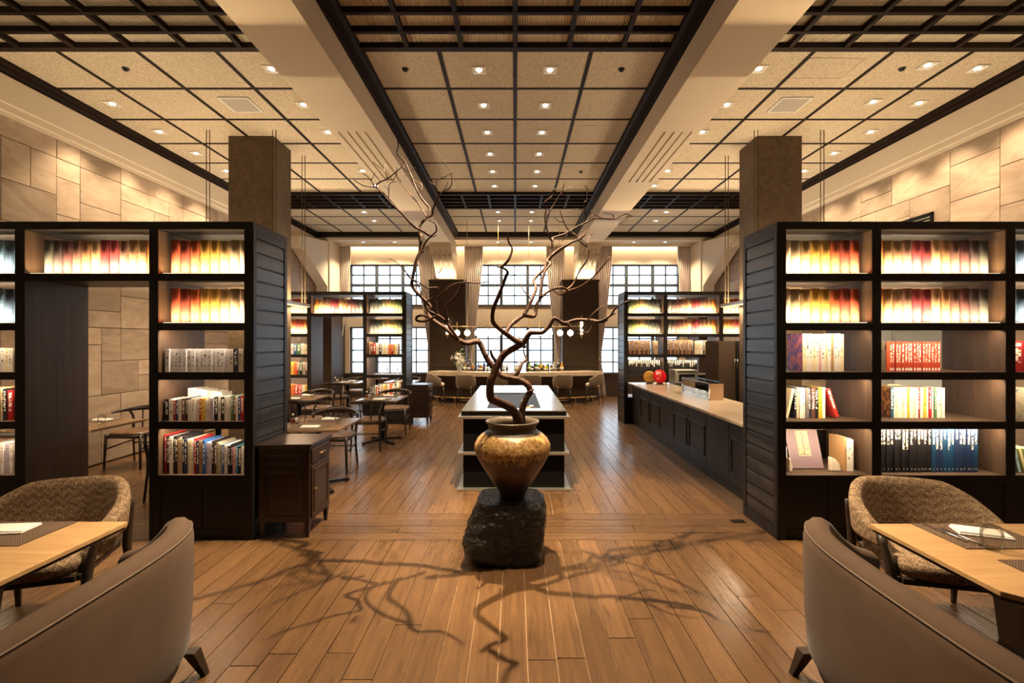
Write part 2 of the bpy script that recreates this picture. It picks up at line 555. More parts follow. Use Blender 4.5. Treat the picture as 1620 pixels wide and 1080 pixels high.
def brick(name, mat, x0, x1, y0, y1, z0, z1, parent):
    """a box part that shares one unit mesh per material"""
    if mat.name not in UNIT_ME: UNIT_ME[mat.name] = UNIT.mesh('block_' + mat.name, mat)
    o = link(name, UNIT_ME[mat.name], parent)
    o.location = ((x0 + x1) / 2, (y0 + y1) / 2, (z0 + z1) / 2)
    o.scale = (abs(x1 - x0), abs(y1 - y0), abs(z1 - z0))
    return o


# ---- floor: oak planks down the room, a cross-laid band between the bookcases
floor = MB().box(-5.9, 5.9, -4.2, 14.9, -.10, -.014).build('floor', M['subfloor'])
tag(floor, 'brown oak plank floor with a cross-laid band between the near bookcases', 'floor', kind='structure')
planks = []
PW = .152
rng = random.Random(3)
x = -XW
while x < XW - .01:
    x1 = min(x + PW, XW)
    for ya, yb in ((-4.0, 4.02), (4.63, YB)):
        y = ya
        first = True
        while y < yb - .05:
            L = rng.uniform(.9, 2.6) if not first else rng.uniform(.4, 2.2)
            first = False
            y1 = min(y + L, yb)
            if yb - y1 < .35: y1 = yb
            planks.append((x, x1, y, y1, 'floor'))
            y = y1
    x = x1
y = 4.02
for k in range(4):
    x = -XW
    first = True
    while x < XW - .05:
        L = rng.uniform(.7, 2.2) if not first else rng.uniform(.3, 1.8)
        first = False
        x1 = min(x + L, XW)
        planks.append((x, x1, y, y + .1525, 'floor_x'))
        x = x1
    y += .1525


def plank_rank(p):
    x0, x1, y0, y1, _ = p
    yc = max(y0, 2.4)
    if y1 < 2.4 or min(abs(x0), abs(x1)) > 1.1 * y1: return 99
    hid = (abs(x0 + x1) / 2 > 2.15 and y0 > 4.6)
    return yc + (4 if hid else 0)


planks.sort(key=plank_rank)
G = .0028
for p in planks[:285]:
    brick('plank', M[p[4]], p[0] + G, p[1] - G, p[2] + G, p[3] - G, -.014, rng.uniform(-.0006, .0006), floor)
rest = {'floor': MB(), 'floor_x': MB()}
for p in planks[285:]:
    rest[p[4]].box(p[0] + G, p[1] - G, p[2] + G, p[3] - G, -.014, rng.uniform(-.0006, .0006))
for k, mb in rest.items():
    if mb.v:
        o = mb.build('distant_planks', M[k], floor); o['kind'] = 'stuff'

# ---- ceiling
ceil = MB().box(-5.9, 5.9, -4.2, 14.9, 4.69, 4.80).build('ceiling', M['dark'])
tag(ceil, 'cream acoustic tile ceiling in dark battens with wooden lattice strips', 'ceiling', kind='structure')
ROWS1 = [4.94 + .797 * k for k in range(7)]           # 4.94 .. 9.72
ROWS2 = [10.80, 11.62, 12.44, 13.26]
BAYS = {'c': [-1.575, -.7875, 0, .7875, 1.575],
        'l': [-5.50, -4.735, -3.91, -3.09, -2.27],
        'r': [2.27, 3.09, 3.91, 4.735, 5.50]}
bw = .021
for key, xs in BAYS.items():
    for rows in (ROWS1, ROWS2):
        for j in range(len(rows) - 1):
            for i in range(4):
                brick('ceiling_tile', M['tile'], xs[i] + bw, xs[i + 1] - bw, rows[j] + bw, rows[j + 1] - bw, CEIL, 4.69, ceil)
        for xx in xs[1:4]:
            brick('batten', M['dark'], xx - bw, xx + bw, rows[0], rows[-1], CEIL - .008, 4.69, ceil)
        for yy in rows[1:-1]:
            brick('batten', M['dark_x'], xs[0], xs[4], yy - bw * .8, yy + bw * .8, CEIL - .006, 4.69, ceil)
    brick('ceiling_panel', M['tile'], xs[0], xs[4], -4.0, 3.24, CEIL, 4.69, ceil)
    for ya, yb in ((3.25, 4.93), (9.72, 10.80)):
        brick('ribbed_panel', M['ribbed' if ya < 5 else 'dark'], xs[0] - .08, xs[4] + .08, ya, yb, CEIL + .008, 4.69, ceil)
        n = round((yb - ya) / .268)
        st = (yb - ya - .07) / n
        for k in range(n + 1):
            yy = ya + .035 + st * k
            wd = .036 if k in (0, n) else .021
            brick('lattice_bar', M['dark_x'], xs[0] - .08, xs[4] + .08, yy - wd, yy + wd, CEIL - .048, CEIL + .012, ceil)
        nx = 6
        for k in range(nx + 1):
            xx = xs[0] - .06 + (xs[4] - xs[0] + .12) * k / nx
            brick('lattice_bar', M['dark'], xx - .022, xx + .022, ya, yb, CEIL - .045, CEIL + .01, ceil)
# dark mouldings
for s in (-1, 1):
    prof = [(s * 1.56, 4.66), (s * 1.56, 4.60), (s * 1.60, 4.585), (s * 1.60, 4.555), (s * 1.645, 4.555), (s * 1.645, 4.535), (s * 1.692, 4.535), (s * 1.692, 4.69), (s * 1.56, 4.69)]
    MB().prism(prof, -4, 13.40, 'y').build('moulding', M['dark'], ceil)
    prof = [(s * 5.42, 4.66), (s * 5.42, 4.61), (s * 5.46, 4.60), (s * 5.46, 4.565), (s * 5.50, 4.555), (s * 5.50, 4.525), (s * 5.60, 4.525), (s * 5.60, 4.69), (s * 5.42, 4.69)]
    MB().prism(prof, -4, 13.40, 'y').build('moulding', M['dark'], ceil)
for xa, xb in ((-1.62, 1.62), (-5.5, -2.27), (2.27, 5.5)):
    prof = [(13.26, 4.65), (13.26, 4.60), (13.30, 4.585), (13.30, 4.555), (13.35, 4.54), (13.42, 4.54), (13.42, 4.69), (13.26, 4.69)]
    MB().prism(prof, xa, xb, 'x').build('moulding', M['dark_x'], ceil)
# access hatches scored into tiles
for xa, xb, ya, yb in ((.92, 1.42, 6.72, 7.22), (3.12, 3.72, 5.12, 5.52)):
    mb = MB()
    for a in ((xa, xb, ya, ya + .008), (xa, xb, yb - .008, yb), (xa, xa + .008, ya, yb), (xb - .008, xb, ya, yb)):
        mb.box(a[0], a[1], a[2], a[3], CEIL - .004, CEIL)
    mb.build('access_hatch', M['beige'], ceil)
# cream soffit before the windows
mb = MB()
mb.box(-5.5, 5.5, 13.42, 13.55, 4.47, 4.69)
mb.box(-5.5, 5.5, 13.55, 13.72, 4.47, 4.60); mb.box(-5.5, 5.5, 13.72, 14.26, 4.50, 4.60)
mb.box(-5.5, 5.5, 14.26, 14.38, 4.46, 4.69)
o = mb.build('trim_1', M['cream'])
tag(o, 'cream stepped soffit above the windows of the end wall', 'soffit', kind='structure')
o = lamp('cove_lamp', 'AREA', (0, 14.44, 4.60), 170, WARM, shape='RECTANGLE', size=10.4, size_y=.06)
o.rotation_euler = (0, 0, 0)

# ---- beams with fluted undersides
for s, nm in ((-1, 'left'), (1, 'right')):
    mb = MB()
    x0, x1 = 1.69, 2.27
    zb = 4.226
    mb.box(s * x0, s * x1, -4, 13.9, zb + .03, 4.69)
    gx = [1.842, 1.955, 2.06, 2.17]
    for ya, yb in ((-4, 5.94), (7.82, 13.9)):
        mb.box(s * x0, s * x1, ya, yb, zb, zb + .031)
    e = [x0] + [v for g_ in gx for v in (g_ - .014, g_ + .014)] + [x1]
    for k in range(0, len(e), 2):
        mb.box(s * e[k], s * e[k + 1], 5.94, 7.82, zb, zb + .031)
    o = mb.build('ceiling_beam', M['cream'])
    tag(o, 'cream plaster ceiling beam with four flutes, %s of the centre bay' % nm, 'beam', kind='structure')

# ---- stone side walls
def ashlar(y0, y1, z0, z1, rng):
    nu = round((y1 - y0) / .315); nv = round((z1 - z0) / .228)
    du = (y1 - y0) / nu; dv = (z1 - z0) / nv
    used = [[False] * nv for _ in range(nu)]
    sizes = [(2, 2)] * 5 + [(3, 2)] * 3 + [(2, 1)] * 3 + [(3, 1)] * 3 + [(1, 2)] * 3 + [(2, 3)] * 2 + [(4, 2)] + [(1, 1)]
    out = []
    for j in range(nv):
        for i in range(nu):
            if used[i][j]: continue
            for _ in range(12):
                a, b = rng.choice(sizes)
                if i + a <= nu and j + b <= nv and all(not used[i + p][j + q] for p in range(a) for q in range(b)): break
            else: a = b = 1
            for p in range(a):
                for q in range(b): used[i + p][j + q] = True
            out.append((y0 + i * du, y0 + (i + a) * du, z0 + j * dv, z0 + (j + b) * dv))
    return out


for s, nm in ((-1, 'left'), (1, 'right')):
    wl = MB().box(s * 5.585, s * 5.9, -4.2, 14.9, 0, 4.69).build('wall_' + nm, M['mortar'])
    tag(wl, 'beige sandstone ashlar wall on the %s side of the room' % nm, 'wall', kind='structure')
    rr = random.Random(11 if s < 0 else 29)
    for (ya, yb, za, zb) in ashlar(3.0, 13.5, 0.02, 4.106, rr):
        g = .0045
        brick('stone', M['stone'], s * (XW + rr.uniform(-.002, .002)), s * 5.59, ya + g, yb - g, za + g, zb - g, wl)
    brick('plain_facing', M['stone'], s * XW, s * 5.59, -4.0, 2.99, .02, 4.106, wl)
    mb = MB()
    mb.prism([(s * 5.50, 4.525), (s * 5.50, 4.235), (s * 5.515, 4.225), (s * 5.515, 4.15), (s * 5.54, 4.14), (s * 5.54, 4.106), (s * 5.60, 4.106), (s * 5.60, 4.525)], -4, 13.5, 'y')
    # haunch at the window end, corner pilaster and its dark dado
    mb.prism([(11.75, 4.00), (11.95, 3.95), (13.45, 3.18), (13.45, 3.02), (13.7, 3.02), (13.7, 4.47), (11.75, 4.235)], s * 5.22, s * 5.52, 'x')
    mb.box(s * 5.18, s * 5.6, 13.5, YB, 2.98, 4.47)
    mb.box(s * 5.30, s * 5.56, 11.62, 11.85, 3.96, 4.11)
    o = mb.build('trim_2' if s < 0 else 'trim_3', M['cream'])
    tag(o, 'cream cornice and sloping corner haunch on the %s wall' % nm, 'cornice', kind='structure')
    mb = MB(); mb.box(s * 5.10, s * 5.6, 13.42, YB, 0, 2.88); mb.box(s * 5.05, s * 5.6, 13.36, YB, 2.88, 2.98)
    o = mb.build('trim_4' if s < 0 else 'trim_5', M['oil'], bevel=.008)
    tag(o, 'dark brown corner pier beside the %s window' % nm, 'pier', kind='structure')

wr = MB().box(-5.9, 5.9, -4.3, -4.05, 0, 4.69).build('wall_rear', M['shell'])
tag(wr, 'plain plaster wall behind the camera', 'wall', kind='structure')

# ---- window wall
XC = [-3.78, -.02, 3.75]
HW = 1.19
ZL0, ZL1, ZU0, ZU1 = .68, 2.086, 2.73, 3.96
mb = MB()
edges = [-5.9] + [v for c_ in XC for v in (c_ - HW, c_ + HW)] + [5.9]
for k in range(0, len(edges), 2):
    mb.box(edges[k], edges[k + 1], YB, 14.9, 0, 4.69)
for c_ in XC:
    for za, zb in ((0, ZL0), (ZL1, ZU0), (ZU1, 4.69)):
        mb.box(c_ - HW, c_ + HW, YB, 14.9, za, zb)
wb = mb.build('wall_back', M['beige'])
tag(wb, 'beige plaster end wall pierced by tall windows', 'wall', kind='structure')
mb = MB()
for k in range(3):
    c_ = XC[k]
    mb.box(c_ - HW - .16, c_ + HW + .16, YB - .03, YB, 0.10, ZL0 - .02)
    mb.box(c_ - HW - .18, c_ + HW + .18, YB - .06, YB, ZL0 - .02, ZL0 + .02)
    mb.box(c_ - HW - .16, c_ + HW + .16, YB - .05, YB, 0, .10)
    mb.box(c_ - HW, c_ + HW, YB - .03, YB, ZU0 - .03, ZU0)
o = mb.build('trim_6', M['oil'])
tag(o, 'dark brown wainscot and sills under the windows', 'wainscot', kind='structure')
wi = 0
for c_, wn in zip(XC, ('left', 'middle', 'right')):
    for za, zb, nrow, hn in ((ZL0, ZL1, 4, 'lower'), (ZU0, ZU1, 4, 'upper')):
        wi += 1
        fr = MB()
        ya, yb = 14.58, 14.66
        fr.box(c_ - HW, c_ + HW, ya, yb, za, za + .04); fr.box(c_ - HW, c_ + HW, ya, yb, zb - .04, zb)
        fr.box(c_ - HW, c_ - HW + .05, ya, yb, za, zb); fr.box(c_ + HW - .05, c_ + HW, ya, yb, za, zb)
        W3 = 2 * HW / 3
        for k in (1, 2):
            fr.box(c_ - HW + W3 * k - .045, c_ - HW + W3 * k + .045, ya - .02, yb, za, zb)
        for k in range(3):
            xm = c_ - HW + W3 * (k + .5)
            fr.box(xm - .018, xm + .018, ya + .01, yb - .01, za, zb)
        zs = [za + (zb - za) * k / nrow for k in range(nrow + 1)]
        for k in range(1, nrow):
            th = .04 if (hn == 'upper' and k == 2) else .019
            fr.box(c_ - HW, c_ + HW, ya + (0 if th > .03 else .01), yb - .01, zs[k] - th, zs[k] + th)
        o = link('window_%d' % wi, fr.mesh('window', M['frame']))
        tag(o, '%s %s window with dark steel glazing bars against bright daylight' % (hn, wn), 'window', kind='structure')
        for i in range(6):
            xa = c_ - HW + HW / 3 * i
            for k in range(nrow):
                brick('pane', M['pane'], xa + .012, xa + HW / 3 - .012, 14.615, 14.62, zs[k] + .012, zs[k + 1] - .012, o)
        if hn == 'lower':
            for k in (0, 2):
                xh = c_ - HW + W3 * k + (W3 - .075 if k == 0 else .075)
                h = MB(); h.box(xh - .01, xh + .01, 14.53, 14.58, 1.25, 1.40); h.box(xh - .01, xh + .05, 14.53, 14.545, 1.385, 1.405)
                h.build('handle', M['metalblack'], o)
        pl = lamp('daylight_portal', 'AREA', (c_, 14.72, (za + zb) / 2), 1, (1, 1, 1), shape='RECTANGLE', size=2 * HW, size_y=zb - za)
        pl.rotation_euler = (-PI / 2, 0, 0)
        pl.data.cycles.is_portal = True

# ---- brown piers between the windows, corbels above, lamps on them
for s, nm in ((-1, 'left'), (1, 'right')):
    xc = -1.90 if s < 0 else 1.84
    mb = MB()
    mb.box(xc - .51, xc + .51, 13.60, YB, 0, 3.33)
    mb.box(xc - .53, xc + .53, 13.57, YB, 3.33, 3.39)
    mb.box(xc - .53, xc + .53, 13.58, YB, 0, .12)
    for e_ in (-1, 1):
        mb.box(xc + e_ * .45, xc + e_ * .51, 13.585, 13.60, .12, 3.33)
    mb.box(xc - .45, xc + .45, 13.585, 13.60, .95, 1.0)
    o = mb.build('trim_7' if s < 0 else 'trim_8', M['oil'], bevel=.005)
    tag(o, 'dark brown panelled pier between windows, %s of the bar' % nm, 'pier', kind='structure')
    mb = MB()
    mb.box(s * 1.69, s * 2.27, 12.75, 13.9, 4.12, 4.23)
    for k in range(4):
        xx = s * (1.69 + .145 * (k + .5))
        for rr_, zz in ((.072, 4.12), (.06, 4.05)):
            mb.tube([(xx, 12.74 + (4.12 - zz), zz), (xx, 13.9, zz)], rr_, 12)
    mb.prism([(12.95, 4.02), (13.80, 3.46), (14.3, 3.40), (14.3, 4.25), (12.95, 4.25)], s * 1.72, s * 2.24, 'x')
    for k in range(4):
        xx = s * (1.69 + .145 * (k + .5))
        mb.tube([(xx, 12.97, 3.99), (xx, 13.35, 3.745)], [.055, .03], 10)
    o = mb.build('trim_9' if s < 0 else 'trim_10', M['cream'])
    tag(o, 'cream scalloped corbel carrying the %s ceiling beam' % nm, 'corbel', kind='structure')
    lamp('cove_lamp', 'AREA', (xc, 13.68, 3.41), 22, WARM, shape='RECTANGLE', size=.9, size_y=.05).rotation_euler = (PI, 0, 0)
    # sconce
    Y = 13.54
    t_ = thing('wall_sconce', 'brass wall sconce with glowing tube on the pier %s of the bar' % nm, 'sconce', (xc + (.0 if s < 0 else .02), Y, 2.07), group='sconces beside the bar')
    MB().lathe([(.035, -.22), (.035, .22)], 16).build('shade', M['tube_lamp'], t_)
    mb = MB(); mb.lathe([(.042, .22), (.042, .245), (.012, .26), (.01, .32), (.0, .33)], 12); mb.lathe([(.0, -.33), (.01, -.32), (.012, -.26), (.042, -.245), (.042, -.22)], 12)
    mb.box(-.02, .02, .02, .05, -.3, .3); mb.box(-.03, .03, .015, .03, -.24, -.22); mb.box(-.03, .03, .015, .03, .22, .24)
    mb.build('bracket', M['brass'], t_)

# ---- curtains, gathered and tied back
def curtain(xa, side, label):
    """xa: outer edge at the rail, side +1 hangs to the right of it"""
    wtop = .54
    nu, nv = 70, 34
    ztop, zbot, ztie = 4.46, .02, 1.12
    def wid(z):
        if z > ztie:
            k = (z - ztie) / (ztop - ztie)
            return .17 + (wtop - .17) * min(1, (k * 1.15)) ** .75
        k = (ztie - z) / ztie
        return .17 + .20 * k ** .6
    def fn(i, j):
        u = i / (nu - 1); z = ztop + (zbot - ztop) * j / (nv - 1)
        wz = wid(z)
        amp = .022 + .03 * (1 - wz / wtop)
        x_ = xa + side * u * wz
        return (x_, 14.31 + amp * math.sin(u * 2 * PI * 9 + .4 * math.sin(z * 1.3)) - .02, z)
    t_ = thing('curtain', label, 'curtain', group='tied-back curtains of the end wall')
    mb = MB().sheet(fn, nu, nv)
    o = mb.build('drape', M['curtain'], t_)
    md = o.modifiers.new('cloth', 'SOLIDIFY'); md.thickness = .006
    tb = MB()
    pts = [(xa + side * (.085 + .10 * math.cos(a)), 14.30 + .07 * math.sin(a), ztie + .02 * math.sin(a)) for a in [2 * PI * k / 16 for k in range(17)]]
    tb.tube(pts, .018, 6)
    tb.build('tieback', M['curtain'], t_)


for xl, xr, wn in ((-5.40, -2.32, 'left'), (-1.50, 1.46, 'middle'), (2.32, 5.34, 'right')):
    curtain(xl, 1, 'beige tied-back curtain on the left edge of the %s window' % wn)
    curtain(xr, -1, 'beige tied-back curtain on the right edge of the %s window' % wn)

# ================================================================ lamps in the ceiling
def make_downlight():
    t_ = thing('downlight', 'x', 'downlight', group='recessed ceiling downlights')
    mb = MB()
    for a in ((-.075, .075, -.075, -.06), (-.075, .075, .06, .075), (-.075, -.06, -.06, .06), (.06, .075, -.06, .06)):
        mb.box(a[0], a[1], a[2], a[3], -.006, .01)
    mb.build('frame', M['white'], t_)
    MB().lathe([(.032, -.004), (.032, .004)], 16).build('lens', M['lens'], t_)
    return t_


DL = make_downlight()
DL0 = [True]


def downlight(x, y, label, energy=DOWN_W, size=1.5, blend=.6, color=WARM, aim=None, rad=.03, zc=CEIL):
    o = DL if DL0[0] else copy_tree(DL)
    DL0[0] = False
    o.location = (x, y, zc - .005)
    o['label'] = label
    tgt = aim if aim else (x, y, 0)
    lamp('downlight_beam', 'SPOT', (x, y, zc - .03), energy, color, target=tgt, spot_size=size, spot_blend=blend, shadow_soft_size=rad)


for i, y in enumerate([5.34 + .797 * k for k in range(6)]):
    for x, nm in ((-.40, 'left'), (.385, 'right')):
        downlight(x, y, 'small square downlight, %s pair from the camera, %s one, centre bay' % (ORD[i], nm),
                  DOWN_W * (.9 if i < 3 else .8), 1.25, .6)
for i, y in enumerate((11.2, 12.0)):
    for x, nm in ((-.40, 'left'), (.385, 'right')):
        downlight(x, y, 'small downlight beyond the far lattice, %s row, %s one' % (ORD[i], nm), DOWN_W * 2)
for s, nm in ((-1, 'left'), (1, 'right')):
    for i, y in enumerate([5.32, 6.12, 6.92, 8.5, 9.3]):
        downlight(s * 2.68, y, 'downlight %s from the camera beside the beam in the %s bay' % (ORD[i], nm), DOWN_W * .5)
    for i, y in enumerate([6.10, 6.91, 7.70, 8.50] if s < 0 else [5.31, 6.08, 6.91, 7.70, 8.50]):
        downlight(s * 5.08, y, 'downlight %s from the camera along the %s stone wall' % (ORD[i], nm), DOWN_W * 1.7)
    for i, y in enumerate((11.2, 12.0)):
        downlight(s * 3.5, y, 'downlight beyond the far lattice in the %s bay, %s row' % (nm, ORD[i]), DOWN_W * 2)
for i, y in enumerate((5.25, 6.05)):
    downlight(4.48, y, 'adjustable downlight %s from the camera in the right bay' % ORD[i], DOWN_W * .6)
# fixtures over the near tables, above and behind the picture's upper edge
for s, nm in ((-1, 'left'), (1, 'right')):
    downlight(s * 2.55 - .1, 2.55, 'downlight over the near table on the %s' % nm, 240, .62, .35)
    downlight(s * 1.2, 1.4, 'downlight over the near aisle on the %s' % nm, 35, 1.3, .8)

# track spotlights hung in the lattice above the jar
for k, (x, y, e) in enumerate(((-.05, 4.08, KEY_W), (.30, 3.05, KEY_W * .40))):
    t_ = thing('track_spotlight', 'black spotlight hung in the lattice, %s' % ('straight above the jar', 'nearer the camera')[k], 'spotlight', (x, y, CEIL), group='spotlights over the jar')
    MB().lathe([(.045, -.055), (.05, -.05), (.05, .0), (.02, .004), (.012, .008)], 18).build('housing', M['metalblack'], t_)
    MB().lathe([(.04, -.054), (.0, -.052)], 18).build('lens', M['lens'], t_)
    lamp('spot_beam', 'SPOT', (x, y, CEIL - .075), e, WARM, target=(x * .5, y - .55, 0) if k == 0 else (-.02, 3.73, .9), spot_size=1.35 if k == 0 else .55, spot_blend=.45, shadow_soft_size=.018)
# two small downlights per bay in the soffit by the windows
for k, xx in enumerate((-4.35, -3.45, -.5, .45, 3.4, 4.3)):
    downlight(xx, 13.85, 'downlight in the window soffit, %s from left' % ORD[k], 260, 2.2, .6, zc=4.50)
# smoke detectors and ceiling vents
for k, (px, py) in enumerate(((641, 109), (983, 109), (199, 108), (1427, 108), (919, 271))):
    Y = F * 3.0 / (540 - py)
    o = MB().lathe([(.0, -.028), (.022, -.022), (.026, -.004), (.036, -.004), (.036, .006)], 16).build('sprinkler_head', M['metalblack'], loc=(PX(px, Y), Y, CEIL - .004))
    tag(o, 'small dark sprinkler head in the ceiling tile, %s' % ('centre bay left', 'centre bay right', 'left bay', 'right bay', 'centre bay far right')[k], 'sprinkler')
for s, nm in ((-1, 'left'), (1, 'right')):
    t_ = thing('ceiling_vent', 'square white air diffuser in the %s ceiling bay' % nm, 'air vent', (s * 3.47, 6.12, CEIL), group='ceiling air vents')
    mb = MB()
    for a in ((-.19, .19, -.19, -.165), (-.19, .19, .165, .19), (-.19, -.165, -.165, .165), (.165, .19, -.165, .165)):
        mb.box(a[0], a[1], a[2], a[3], -.014, 0)
    mb.build('frame', M['white'], t_)
    MB().box(-.165, .165, -.165, .165, -.009, 0).build('grille_plate', plain('vent_grey_' + nm, (.42, .38, .33), .7), t_)
# louvre high on the right wall
t_ = thing('wall_vent', 'dark louvred vent on the right stone wall above the bookcase', 'air vent', (XW - .012, 6.42, 2.85))
mb = MB(); mb.box(-.02, .012, 0, .03, 0, .52); mb.box(-.02, .012, 1.17, 1.2, 0, .52); mb.box(-.02, .012, 0, 1.2, .49, .52); mb.box(-.02, .012, 0, 1.2, 0, .03)
mb.box(.0, .012, 0, 1.2, 0, .52)
mb.build('frame', M['metalblack'], t_)
for k in range(11):
    o = MB().hexa([(-.02, .03, -.004), (-.004, .03, .016), (-.004, 1.17, .016), (-.02, 1.17, -.004), (-.018, .03, -.006), (-.002, .03, .014), (-.002, 1.17, .014), (-.018, 1.17, -.006)]).build('slat', M['steelmat'], t_)
    o.location = (0, 0, .05 + k * .041)

# ================================================================ bookcases
XE, XB0, XB1, XD0, XM1, XD1, XA1 = 2.18, 2.25, 2.965, 3.04, 4.075, 4.155, 5.50
SH = [.536, .983, 1.3925, 1.802, 2.212]
ST = .046
TOPZ0, TOPZ1 = 2.580, 2.648


def bookcase(s, Y0, passage, label):
    Y1 = Y0 + .60
    t_ = thing('bookcase', label, 'bookcase', (s * 3.8, Y0, 0), group='black bookcases across the room')
    ox, oy = s * 3.8, Y0
    def part(name, xa, xb, ya, yb, za, zb, mat='black', bevel=.004):
        return MB().box(s * xa - ox, s * xb - ox, ya - oy, yb - oy, za, zb).build(name, M[mat], t_, bevel)
    part('top_board', XE, XA1, Y0, Y1, TOPZ0, TOPZ1, 'black_x')
    part('end_panel', XE + .012, XB0, Y0, Y1, 0, TOPZ0)
    for xa, xb in ((XB1, XD0), (XM1, XD1)):
        part('upright', xa, xb, Y0, Y1, 0, TOPZ0, 'inner')
        part('upright_facing', xa - .001, xb + .001, Y0 - .006, Y0, 0, TOPZ0)
    part('upright_facing', XE, XB0 + .001, Y0 - .006, Y0, 0, TOPZ0)
    part('lit_inner_face', XB0, XB0 + .006, Y0 + .01, Y1 - .01, SH[0], TOPZ0, 'inner', 0)  # thin sheet giving the end panel's inside the lamp-lit brown
    bays = [('B', XB0, XB1), ('M', XD0, XM1), ('A', XD1, XA1)]
    for nm, xa, xb in bays:
        for k, z in enumerate(SH):
            if nm == 'M' and passage and k < 4: continue
            part('shelf', xa, xb, Y0 + .004, Y1 - .004, z - ST, z, 'inner', .003)
            part('shelf_lip', xa, xb, Y0 - .004, Y0 + .006, z - ST - .014, z + .002, 'black_x', 0)
        if not (nm == 'M' and passage):
            part('plinth', xa, xb, Y0 + .02, Y1 - .02, 0, .09)
            n = 2
            for q in range(n):
                a = xa + (xb - xa) * q / n + .003; b = xa + (xb - xa) * (q + 1) / n - .003
                part('cupboard_door', a, b, Y0 + .008, Y0 + .03, .095, SH[0] - ST - .004)
            part('cupboard_back', xa, xb, Y1 - .03, Y1 - .01, .09, SH[0] - ST)
        # light strips: upward in the two display rows, downward over the others
        for k in range(5):
            if nm == 'M' and passage and k < 4: continue
            up = k >= 3
            z = SH[k] + .006 if up else (SH[k + 1] - ST - .004)
            MB().box(s * (xa + .03) - ox, s * (xb - .03) - ox, .012, .028, z - .004, z + .002).build('light_strip', M['led'], t_)
            Wd = (xb - xa)
            if up:
                la = lamp('shelf_lamp', 'AREA', (s * (xa + xb) / 2, Y0 + .020, z + .006), (15 if Y0 < 8 else 15) * Wd, WARM2 if nm != 'A' else (1, .85, .68), target=(s * (xa + xb) / 2, Y0 + .10, z + .13), shape='RECTANGLE', size=Wd - .06, size_y=.012, spread=2.6)
                lamp('shelf_lamp', 'AREA', (s * (xa + xb) / 2, Y1 - .020, z + .006), 6 * Wd, WARM, target=(s * (xa + xb) / 2, Y1 - .07, z + .13), shape='RECTANGLE', size=Wd - .06, size_y=.012, spread=2.8)
                MB().box(s * (xa + .03) - ox, s * (xb - .03) - ox, .572, .588, z - .004, z + .002).build('light_strip', M['led'], t_)
            else:
                e_ = {2: 15.0 if s < 0 else 7.5, 1: 12, 0: 12}[k] 
                la = lamp('shelf_lamp', 'AREA', (s * (xa + xb) / 2, Y0 + .035, z - .008), e_ * Wd, WARM, target=(s * (xa + xb) / 2, Y0 + .16, z - .25), shape='RECTANGLE', size=Wd - .06, size_y=.012)
    # framed boards on the aisle end
    fx0, fx1 = XE - .004, XE + .012
    part('end_frame', fx0, fx1, Y0, Y0 + .055, 0, TOPZ0); part('end_frame', fx0, fx1, Y1 - .055, Y1, 0, TOPZ0)
    part('end_frame', fx0, fx1, Y0 + .055, Y1 - .055, TOPZ0 - .06, TOPZ0); part('end_frame', fx0, fx1, Y0 + .055, Y1 - .055, 0, .10)
    nb = 20
    za, zb = .10, TOPZ0 - .06
    for k in range(nb):
        h = (zb - za) / nb
        o = MB().box(s * (XE + .0015) - ox, s * (XE + .012) - ox, .058, .542, za + h * k + .0065, za + h * (k + 1) - .0065).build('board', M['board'], t_, .003)
    return t_


NEAR, FAR = 4.02, 9.66
bookcase(-1, NEAR, True, 'tall black bookcase with a walk-through opening, left of the jar')
bookcase(1, NEAR, False, 'tall black bookcase with glowing shelves, right of the jar')
bookcase(-1, FAR, True, 'far black bookcase with a walk-through opening, left side by the windows')
bookcase(1, FAR, False, 'far black bookcase behind the service counter on the right')

# ---------------------------------------------------------------- books
def display_mesh():
    """cloth-covered display volume with a rounded spine; unit size, spine at y=0"""
    mb = MB(); n = 9
    poly = [(.5, 1.0), (-.5, 1.0)] + [(.5 * math.cos(a), .10 - .10 * math.sin(a) if True else 0) for a in [PI - PI * k / (n - 1) for k in range(n)]]
    mb.prism([(p[0] * .985, p[1]) for p in poly], 0, 1, 'z')
    for i in range(len(mb.f)): mb.sm[i] = len(mb.f[i]) == 4
    return mb.mesh('display_volume', M['cloth'])


def book_mesh(ink, left=None):
    mb = MB()
    c = .10
    mb.box(-.5, .5, 0, .035, 0, 1, 0)
    mb.box(-.5, -.5 + c, .035, 1, 0, 1, 2 if left else 0); mb.box(.5 - c, .5, .035, 1, 0, 1, 0)
    mb.box(-.5 + c, .5 - c, .035, .97, .015, .975, 1)
    return mb.mesh('bound_volume', [M[ink], M['pages']] + ([M[left]] if left else []))


DME = display_mesh()
BME = {}
def get_book(ink, left=None):
    if (ink, left) not in BME: BME[(ink, left)] = book_mesh(ink, left)
    return BME[(ink, left)]


def lin(h):
    r = [int(h[i:i + 2], 16) / 255 for i in (0, 2, 4)]
    return [(v / 12.92 if v <= .04045 else ((v + .055) / 1.055) ** 2.4) for v in r]


def put_book(me, x0, x1, yf, d, z, h, col, label, cat, group, lean=0.0, parts=None):
    o = link('display_book' if me is DME else 'book', me)
    o.location = ((x0 + x1) / 2, yf, z + .001)
    o.scale = (abs(x1 - x0) * .975, d, h)
    cl = lin(col)
    if me is DME: cl = [min(1, v * 1.25 + .05) for v in cl]
    o.color = (*cl, 1)
    if lean:
        o.rotation_euler = (0, lean, 0)
        o.location.z += abs(math.sin(lean)) * abs(x1 - x0) / 2
    tag(o, label, cat, group)
    return o


